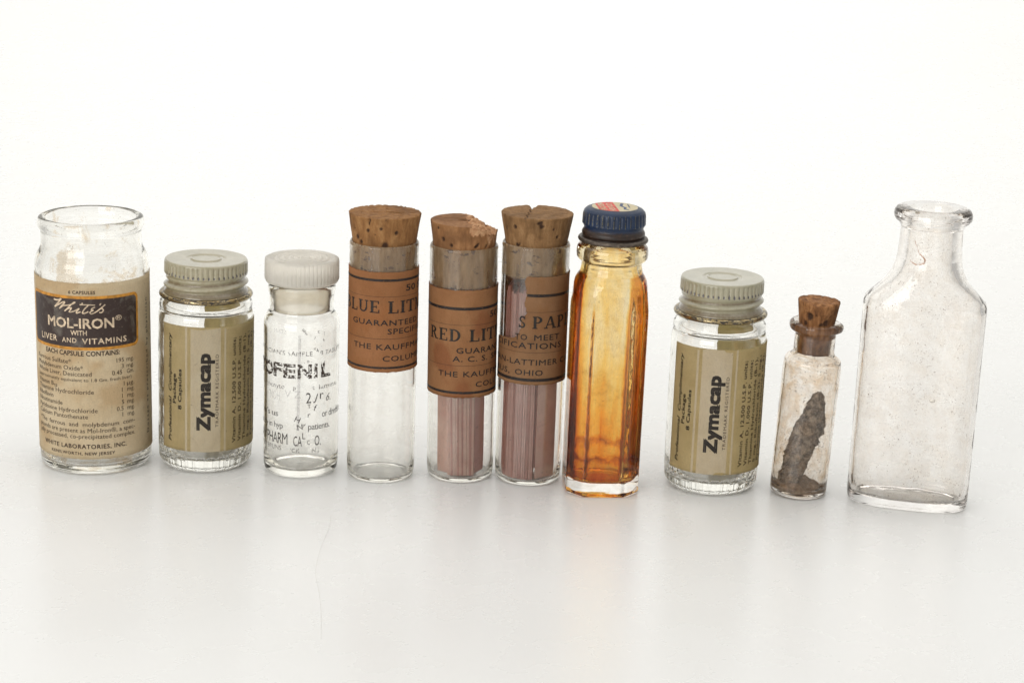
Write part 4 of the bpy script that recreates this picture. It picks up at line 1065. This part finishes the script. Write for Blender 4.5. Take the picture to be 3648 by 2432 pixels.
# ================================================================ 9. tiny corked vial with grey lump
def tiny_vial():
    loc = Vector((7.918, -0.544, 0.012)); tilt = 0.037
    t = thing("tiny_vial", "tiny leaning dusty glass vial with a small chipped cork and grey lump inside", "vial", loc, tilt)
    outer = fillet([(0, 0.03), (0.5, 0.0, 0.1), (0.70, 0.0, 0.06), (0.762, 0.08, 0.07), (0.775, 3.55, 0.15), (0.74, 3.80, 0.14), (0.60, 3.88, 0.06), (0.545, 3.96, 0.05), (0.54, 4.50, 0.04), (0.62, 4.54, 0.04), (0.70, 4.58, 0.06), (0.725, 4.68, 0.06), (0.705, 4.76, 0.05), (0.62, 4.80, 0.04)])
    inner = fillet([(0.52, 4.79, 0.04), (0.46, 4.70, 0.06), (0.44, 3.95, 0.06), (0.52, 3.80, 0.08), (0.68, 3.70, 0.1), (0.70, 3.5, 0.1), (0.70, 0.35, 0.12), (0.62, 0.14, 0.12), (0, 0.12)])
    gi = glass("dusty_inner_glass", (1, 0.985, 0.965), film=0.20, filmcol=(0.88, 0.72, 0.54), fscale=2.6, specks=1.0, speckcol=(0.25, 0.13, 0.06), wav=0.4, seed=12.3, thr=(0.45, 0.66), base=0.02, spt=0.60)
    go = glass("dusty_outer_glass", (0.985, 0.975, 0.96), film=0.10, filmcol=(0.60, 0.50, 0.42), fscale=3.0, specks=0.5, wav=0.15, seed=17.3)
    def w(a, r, z): return 0.02 * sin(a * 2) * sm(3.4, 3.9, z)
    body = hollow("vial_body", outer, inner, [go, gi], t, N=110, w=w)
    def chip(X, Y, Z, top, side):
        w_ = 0
        n1 = noise.noise((X * 8, Y * 8, 5))
        if Z > 5.12:
            k = max(0, -0.35 - Y) * 0.35 + 0.03 * n1
            Z -= max(0, k); w_ = 0.0
        if top: w_ = max(0, n1) * 0.5
        return X, Y, Z, w_
    ck = cork_mat("dark_chipped_cork", (0.05, 0.022, 0.012), (0.22, 0.11, 0.045), (0.46, 0.27, 0.135), 21.0)
    cork("cork_stopper", t, r1=0.565, r0=0.47, z1=5.38, z0=4.74, mat=ck, deform=chip, seed=33.0, N=140, plug=(0.428, 3.92), pits=[(-0.42, 5.03, 0.10, 0.09), (-0.1, 5.15, 0.02, 0.04), (0.5, 4.85, 0.09, 0.05), (0.25, 4.80, 0.06, 0.05), (-0.7, 4.8, 0.06, 0.04)])
    # grey lump
    mt = NT("grey_fibrous_lump")
    c = mt.ramp(mt.noise(5.5, 9, 0.8), [(0.40, (0.075, 0.048, 0.034)), (0.5, (0.33, 0.255, 0.195)), (0.61, (0.74, 0.62, 0.49))])
    c = mt.mixc(mt.ramp(mt.noise(28, 3), [(0.58, 0.0), (0.66, 0.8)]), c, (0.55, 0.48, 0.40))
    lm = mt.surf(mt.pbr(**{"Base Color": c, "Roughness": 0.95, "Specular IOR Level": 0.1, "Normal": mt.bump(mt.noise(14, 8, 0.8), 1.0, 0.09)}).outputs[0])
    # path of centre and half widths up the lump
    path = [(0.20, -0.26, 0.24), (0.45, -0.24, 0.27), (0.8, -0.17, 0.27), (1.15, -0.06, 0.30), (1.5, 0.02, 0.33), (1.9, 0.11, 0.31), (2.25, 0.19, 0.26), (2.55, 0.25, 0.20), (2.78, 0.27, 0.13), (2.86, 0.27, 0.05)]
    rows = []; N = 72; M = 60
    for i in range(M + 1):
        z = 0.16 + (2.86 - 0.16) * i / M
        for (za, xa, wa), (zb, xb, wb) in zip(path, path[1:]):
            if z <= zb + 1e-6: k = max(0, (z - za) / (zb - za)); cx = xa + (xb - xa) * k; ww = 1.15 * (wa + (wb - wa) * k); break
        rr = []
        for j in range(N):
            a = 2 * pi * j / N
            d = 1 + 0.24 * noise.noise((sin(a) * 1.3, cos(a) * 1.3, z * 2.2)) + 0.16 * noise.noise((sin(a) * 4, cos(a) * 4, z * 6)) + 0.22 * noise.noise((sin(a) * 12, cos(a) * 10, z * 16))
            x = cx + ww * d * sin(a); y = -0.02 - 0.85 * ww * d * cos(a)
            q = math.hypot(x, y)
            if q > 0.64: x *= 0.64 / q; y *= 0.64 / q
            rr.append((x, y, z + 0.03 * noise.noise((a * 3, z * 5, 1))))
        rows.append(rr)
    lump = loft("grey_lump", rows, lm, None)
    lump.matrix_world = t.matrix_world.copy()
    lump["label"] = "grey brown crumbly lump leaning inside the tiny dusty vial"; lump["category"] = "lump"
    # sediment lying in the bottom
    rows = []
    for i in range(14):
        r = 0.66 * (1 - i / 14) + 0.01
        rows.append([(r * sin(2 * pi * j / 48), -r * cos(2 * pi * j / 48), 0.19 + 0.10 * (1 - (r / 0.66) ** 2) + 0.16 * max(0, noise.noise((r * sin(2 * pi * j / 48) * 3, r * cos(2 * pi * j / 48) * 3, 2)) + 0.2) + 0.04 * noise.noise((r * sin(2 * pi * j / 48) * 15, r * cos(2 * pi * j / 48) * 15, 2))) for j in range(48)])
    rows = [[(x * 0.95, y * 0.95, 0.135) for x, y, z in rows[0]]] + rows
    st = NT("brown_sediment")
    c = st.ramp(st.noise(9, 7, 0.7), [(0.35, (0.16, 0.10, 0.06)), (0.6, (0.42, 0.31, 0.22)), (0.75, (0.65, 0.56, 0.45))])
    sd = loft("sediment", rows, st.surf(st.pbr(**{"Base Color": c, "Roughness": 0.9}).outputs[0]), None)
    sd.matrix_world = t.matrix_world.copy(); sd["kind"] = "stuff"
    sd["label"] = "brown crumbs and dust lying in the bottom of the tiny vial"; sd["category"] = "dust"
tiny_vial()

# ================================================================ 10. large oval prescription bottle
def oval_bottle():
    t = thing("oval_medicine_bottle", "large empty clear oval bottle with flared lip and sloping shoulders, rightmost in the row", "bottle", (10.799, -0.995, 0), 0.004)
    N = 160
    def sec(z, ax, ay, p=2.0, mx=0.0):
        out = []
        for j in range(N):
            a = 2 * pi * j / N
            s, c = sin(a), cos(a)
            e = 2.0 / p
            out.append((ax * math.copysign(abs(s) ** e, s), -ay * math.copysign(abs(c) ** e, c), z))
        return out
    rows = []
    B = 0.86; p = 2.9
    for z, k in ((0.03, 0.4), (0.025, 0.7), (0.0, 0.80), (0.0, 0.90), (0.03, 0.955), (0.09, 0.985), (0.18, 0.999)): rows.append(sec(z, 1.60 * (1 - (1 - k) * 0.75) if k < 1 else 1.6, B * k, p))
    for i in range(22): z = 0.3 + i * 0.245; rows.append(sec(z, 1.602, B, p))
    for z, ax, ay, q in ((5.50, 1.600, B, p), (5.57, 1.595, B, p), (5.62, 1.565, 0.855, 2.85), (5.72, 1.47, 0.85, 2.7), (5.85, 1.34, 0.84, 2.55), (5.97, 1.22, 0.835, 2.4), (6.09, 1.12, 0.83, 2.25), (6.22, 1.03, 0.825, 2.12), (6.38, 0.945, 0.82, 2.05), (6.55, 0.88, 0.815, 2), (6.78, 0.838, 0.81, 2), (7.05, 0.82, 0.80, 2), (7.4, 0.805, 0.80, 2), (7.56, 0.80, 0.80, 2), (7.60, 0.83, 0.83, 2), (7.66, 0.87, 0.87, 2), (7.71, 0.90, 0.90, 2), (7.74, 0.96, 0.96, 2), (7.80, 1.0, 1.0, 2), (7.88, 1.012, 1.012, 2), (7.97, 1.0, 1.0, 2), (8.04, 0.955, 0.955, 2), (8.08, 0.88, 0.88, 2), (8.085, 0.78, 0.78, 2)):
        rows.append(sec(z, ax, ay, q))
    orows = rows; rows = []
    for z, ax, ay, q in ((8.07, 0.62, 0.62, 2), (8.03, 0.56, 0.56, 2), (7.9, 0.53, 0.53, 2), (7.6, 0.535, 0.535, 2), (7.0, 0.57, 0.57, 2), (6.7, 0.60, 0.60, 2), (6.5, 0.65, 0.63, 2), (6.3, 0.73, 0.64, 2.05), (6.1, 0.86, 0.65, 2.15), (5.9, 1.05, 0.66, 2.3), (5.7, 1.27, 0.67, 2.5), (5.55, 1.40, 0.68, 2.6), (5.4, 1.45, 0.69, 2.7)):
        rows.append(sec(z, ax, ay, q))
    for i in range(19): z = 5.2 - i * 0.25; rows.append(sec(z, 1.46, 0.70, 2.7))
    for z, kx, ky in ((0.45, 0.99, 0.985), (0.33, 0.975, 0.95), (0.25, 0.94, 0.89), (0.20, 0.86, 0.78), (0.19, 0.5, 0.4), (0.195, 0.2, 0.15)): rows.append(sec(z, 1.46 * kx, 0.70 * ky, 2.7))
    rows = support_rows(rows); orows = support_rows(orows + [rows[0]])[:-1]; n0 = len(orows); rows = orows + rows
    go = glass("faint_violet_glass", (0.990, 0.984, 0.980), film=0.05, filmcol=(0.62, 0.55, 0.50), fscale=1.8, specks=0.4, speckcol=(0.4, 0.3, 0.22), wav=0.35, seed=51)
    gi = glass("cloudy_inner_glass", (1.0, 0.995, 0.985), film=0.055, filmcol=(0.92, 0.80, 0.66), fscale=2.3, specks=0.9, spt=0.62, speckcol=(0.42, 0.32, 0.24), wav=0.4, seed=57, thr=(0.42, 0.66), base=0.01)
    body = loft("bottle_body", rows, [go, gi], t, midx=lambda i: 1 if i >= n0 else 0)
    # seed bubble in the front wall
    bm = bmesh.new(); bmesh.ops.create_uvsphere(bm, u_segments=16, v_segments=10, radius=1.0)
    bmesh.ops.scale(bm, vec=(0.07, 0.022, 0.045), verts=bm.verts); bmesh.ops.reverse_faces(bm, faces=bm.faces)
    bmesh.ops.translate(bm, vec=(0.42, -0.775, 3.10), verts=bm.verts)
    me = bpy.data.meshes.new("air_bubble"); bm.to_mesh(me); bm.free()
    link("air_bubble", me, G_CLEAR, body)
    # rust coloured tide mark down the neck
    P = Print(0.852, 0.003)
    rs = ink("rust_stain", (0.42, 0.20, 0.11), 0.42, 24, 0.10)
    pts = [(-0.42, 7.30), (-0.33, 7.15), (-0.27, 7.0), (-0.16, 6.92), (-0.10, 6.84), (-0.12, 6.76), (-0.22, 6.71), (-0.34, 6.70), (-0.46, 6.74), (-0.52, 6.80)]
    q = [pts[0]] + pts + [pts[-1]]; fine = []
    for i in range(1, len(q) - 2):
        for k in range(6):
            a, b = Vector(q[i]), Vector(q[i + 1]); p = a.lerp(b, k / 6)
            fine.append((p.x + 0.012 * noise.noise((p.x * 30, p.y * 30, 1)), p.y + 0.012 * noise.noise((p.x * 30, p.y * 30, 5))))
    P.stroke(rs, fine[:14], 0.014); P.stroke(rs, fine[13:], 0.034)
    P.build("rust_stain", body)
oval_bottle()

# ---------------------------------------------------------------- a fine fibre lying on the surface
def fibre():
    pts = [(-4.5, -3.7), (-4.46, -4.62), (-4.53, -6.18), (-4.48, -7.65), (-4.25, -9.02), (-4.08, -10.32), (-3.96, -11.56)]
    P = [Vector((x, y, 0.012)) for x, y in pts]
    q = [P[0]] + P + [P[-1]]; C = []
    for i in range(1, len(q) - 2):
        for k in range(10):
            u = k / 10; p0, p1, p2, p3 = q[i - 1:i + 3]
            C.append(0.5 * ((2 * p1) + (p2 - p0) * u + (2 * p0 - 5 * p1 + 4 * p2 - p3) * u * u + (3 * p1 - p0 - 3 * p2 + p3) * u ** 3))
    rows = []
    for i, c in enumerate(C):
        rows.append([(c.x + 0.0025 * cos(a), c.y, max(0.001, c.z - 0.0095 + 0.0025 * sin(a))) for a in (0, pi / 2, pi, 3 * pi / 2)])
    t = NT("pale_fibre"); mt = t.surf(t.pbr(**{"Base Color": (0.74, 0.72, 0.68), "Roughness": 0.7}).outputs[0])
    o = loft("fibre", rows, mt, None)
    o["label"] = "fine pale fibre lying on the white surface below the white stoppered vial"; o["category"] = "fibre"
fibre()
